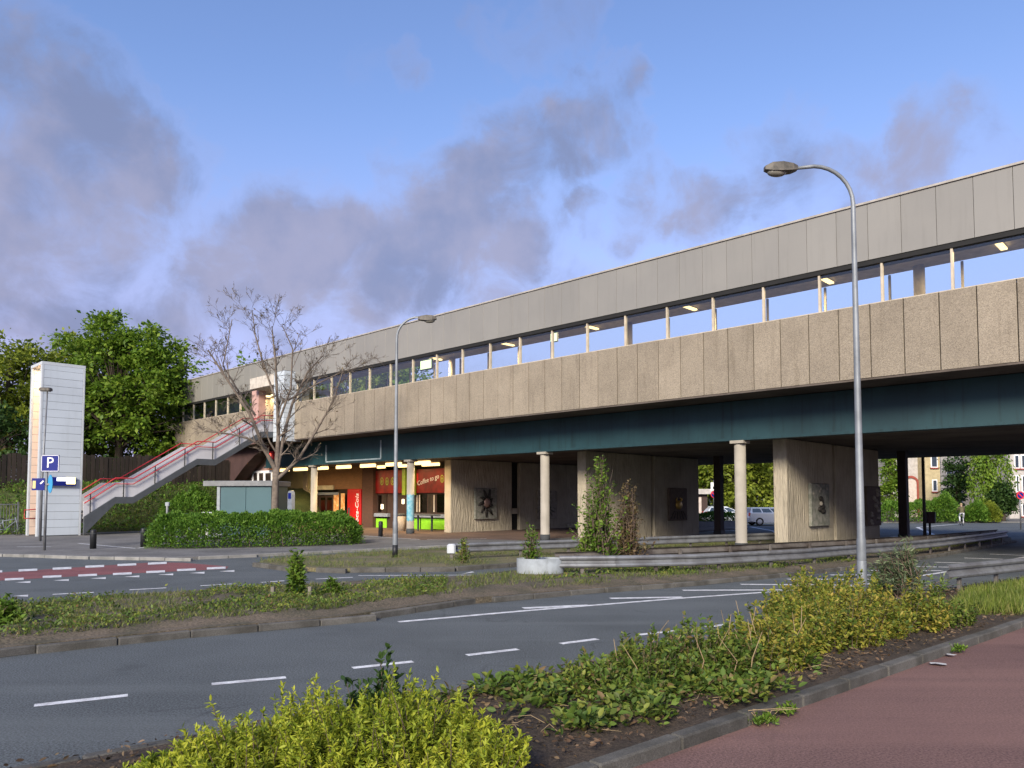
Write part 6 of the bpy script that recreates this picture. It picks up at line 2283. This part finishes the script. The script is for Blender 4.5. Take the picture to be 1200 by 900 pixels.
def house(label, px0, px1, dpt_, h, m, wins, arch=None, roofm='roof_tile'):
    a, b = at(px0, 600, dpt_), at(px1, 600, dpt_)
    w = b.x - a.x
    t = thing('house', label, 'house', (a.x, a.y, 0), 0, 'houses beyond the road')
    MB().box(0, w, 0, 8, 0, h).obj('wall', m, t)
    MB().prism_yz([(-.4, h), (8.4, h), (4, h + 2.2)], -.3, w + .3).obj('roof', roofm, t)
    for (x0, x1, y0, y1) in wins:
        wx0, wx1 = at(x0, 600, dpt_).x - a.x, at(x1, 600, dpt_).x - a.x
        z1, z0 = at(x0, y0, dpt_).z, at(x0, y1, dpt_).z
        f = MB().bbox(wx0, wx1, -.1, .05, z0, z1, .02).obj('window', 'white_sign', t)
        MB().box(wx0 + .1, wx1 - .1, -.112, -.104, z0 + .1, z1 - .1).obj('pane', 'car_glass', f)
        MB().bbox(wx0 - .08, wx1 + .08, -.2, .02, z0 - .12, z0, .01).obj('sill', 'brick_red', f)
    if arch:
        cx, cz, r_ = at(arch[0], 600, dpt_).x - a.x, at(arch[0], arch[1], dpt_).z, arch[2] * dpt_ / F
        vs, fs = [], []
        for k in range(13):
            q = math.pi * k / 12
            for y in (-.12, .02):
                for rr in (r_ * .72, r_):
                    vs.append((cx + rr * math.cos(q), y, cz + rr * math.sin(q)))
        for k in range(12):
            o_ = k * 4
            fs += [(o_, o_ + 1, o_ + 5, o_ + 4), (o_ + 1, o_ + 3, o_ + 7, o_ + 5), (o_ + 2, o_, o_ + 4, o_ + 6)]
        MB().add(vs, fs).obj('arch', 'brick_red', t)
        for sg in (-1, 1):
            MB().box(cx + sg * r_ * .86 - r_ * .14, cx + sg * r_ * .86 + r_ * .14, -.12, .02, .1, cz).obj('arch_jamb', 'brick_red', t)
        MB().box(cx - r_ * .7, cx + r_ * .7, -.05, -.004, .1, cz + r_ * .5).obj('door', 'house_pink', t)
    return t


house('white house with a red brick arch right of the rear column', 1046, 1085, 84, 11, 'house_white', [(1050, 1056, 545, 566)], (1068, 567, 9.5))
house('yellow house behind the thin mast', 1085.5, 1103, 82.5, 10.5, 'house_yellow', [(1092, 1100, 533, 548), (1093, 1099, 562, 576)])
house('pale house between the conifer and the weeping tree', 1104, 1150, 95, 8.5, 'house_white', [(1110, 1116, 545, 560)])
house('white house with red shutters at the right edge', 1183, 1240, 78, 12, 'house_white', [(1190, 1196, 533, 549), (1198, 1206, 533, 549), (1191, 1195, 557, 577), (1198, 1204, 557, 577), (1197, 1206, 590, 605)])
# cyclist
pcy = G(1127, 615.5, .0)
bicycle('bicycle ridden by the person in pale trousers on the far road', (pcy.x, pcy.y, 0), R(70), 'black_paint')


def person(loc, rotz):
    t = thing('person', 'person in olive jacket and pale trousers riding a bicycle', 'person', loc, rotz)
    # joints: seated on the saddle, hands on the bar (x forward)
    J = {'pel': (-.25, 0, .98), 'che': (-.08, 0, 1.32), 'nek': (-.02, 0, 1.52), 'hed': (.0, 0, 1.62), 'top': (.01, 0, 1.76),
         'shL': (-.05, .19, 1.45), 'elL': (.08, .24, 1.22), 'haL': (.25, .27, 1.1), 'shR': (-.05, -.19, 1.45), 'elR': (.08, -.24, 1.22), 'haR': (.25, -.27, 1.1),
         'hiL': (-.23, .11, .95), 'knL': (.1, .12, .75), 'anL': (-.02, .12, .34), 'toL': (.12, .12, .28), 'hiR': (-.23, -.11, .95), 'knR': (.08, -.12, .58), 'anR': (-.1, -.12, .16), 'toR': (.04, -.12, .11)}
    rad = {'pel': .15, 'che': .16, 'nek': .06, 'hed': .1, 'top': .09, 'shL': .07, 'shR': .07, 'elL': .05, 'elR': .05, 'haL': .035, 'haR': .035, 'hiL': .1, 'hiR': .1, 'knL': .07, 'knR': .07, 'anL': .045, 'anR': .045, 'toL': .035, 'toR': .035}
    E_ = [('pel', 'che'), ('che', 'nek'), ('nek', 'hed'), ('hed', 'top'), ('che', 'shL'), ('shL', 'elL'), ('elL', 'haL'), ('che', 'shR'), ('shR', 'elR'), ('elR', 'haR'), ('pel', 'hiL'), ('hiL', 'knL'), ('knL', 'anL'), ('anL', 'toL'), ('pel', 'hiR'), ('hiR', 'knR'), ('knR', 'anR'), ('anR', 'toR')]
    ks = list(J)
    me = bpy.data.meshes.new('body')
    me.from_pydata([J[k] for k in ks], [(ks.index(a), ks.index(b)) for a, b in E_], [])
    ob = bpy.data.objects.new('body', me)
    C.objects.link(ob)
    sk = ob.modifiers.new('skin', 'SKIN')
    ob.modifiers.new('sub', 'SUBSURF').levels = 1
    for i, k in enumerate(ks):
        me.skin_vertices[0].data[i].radius = (rad[k], rad[k])
        me.skin_vertices[0].data[i].use_root = (k == 'pel')
    dg = bpy.context.evaluated_depsgraph_get()
    new = bpy.data.meshes.new_from_object(ob.evaluated_get(dg))
    bpy.data.objects.remove(ob)
    for m_ in ('olive_cloth', 'white_cloth', 'skin'):
        new.materials.append(MATS[m_])
    for f in new.polygons:
        c_ = f.center
        f.use_smooth = True
        f.material_index = 2 if c_.z > 1.54 or (c_.x > .2 and c_.z > .95) else (1 if c_.z < .98 else 0)
    new.name = 'body'
    o = link('body', new, None, t)
    MB().ellipsoid((-.02, 0, 1.69), (.115, .1, .1)).obj('hair', 'blond_hair', t)
    return t


person((pcy.x, pcy.y, 0), R(70))
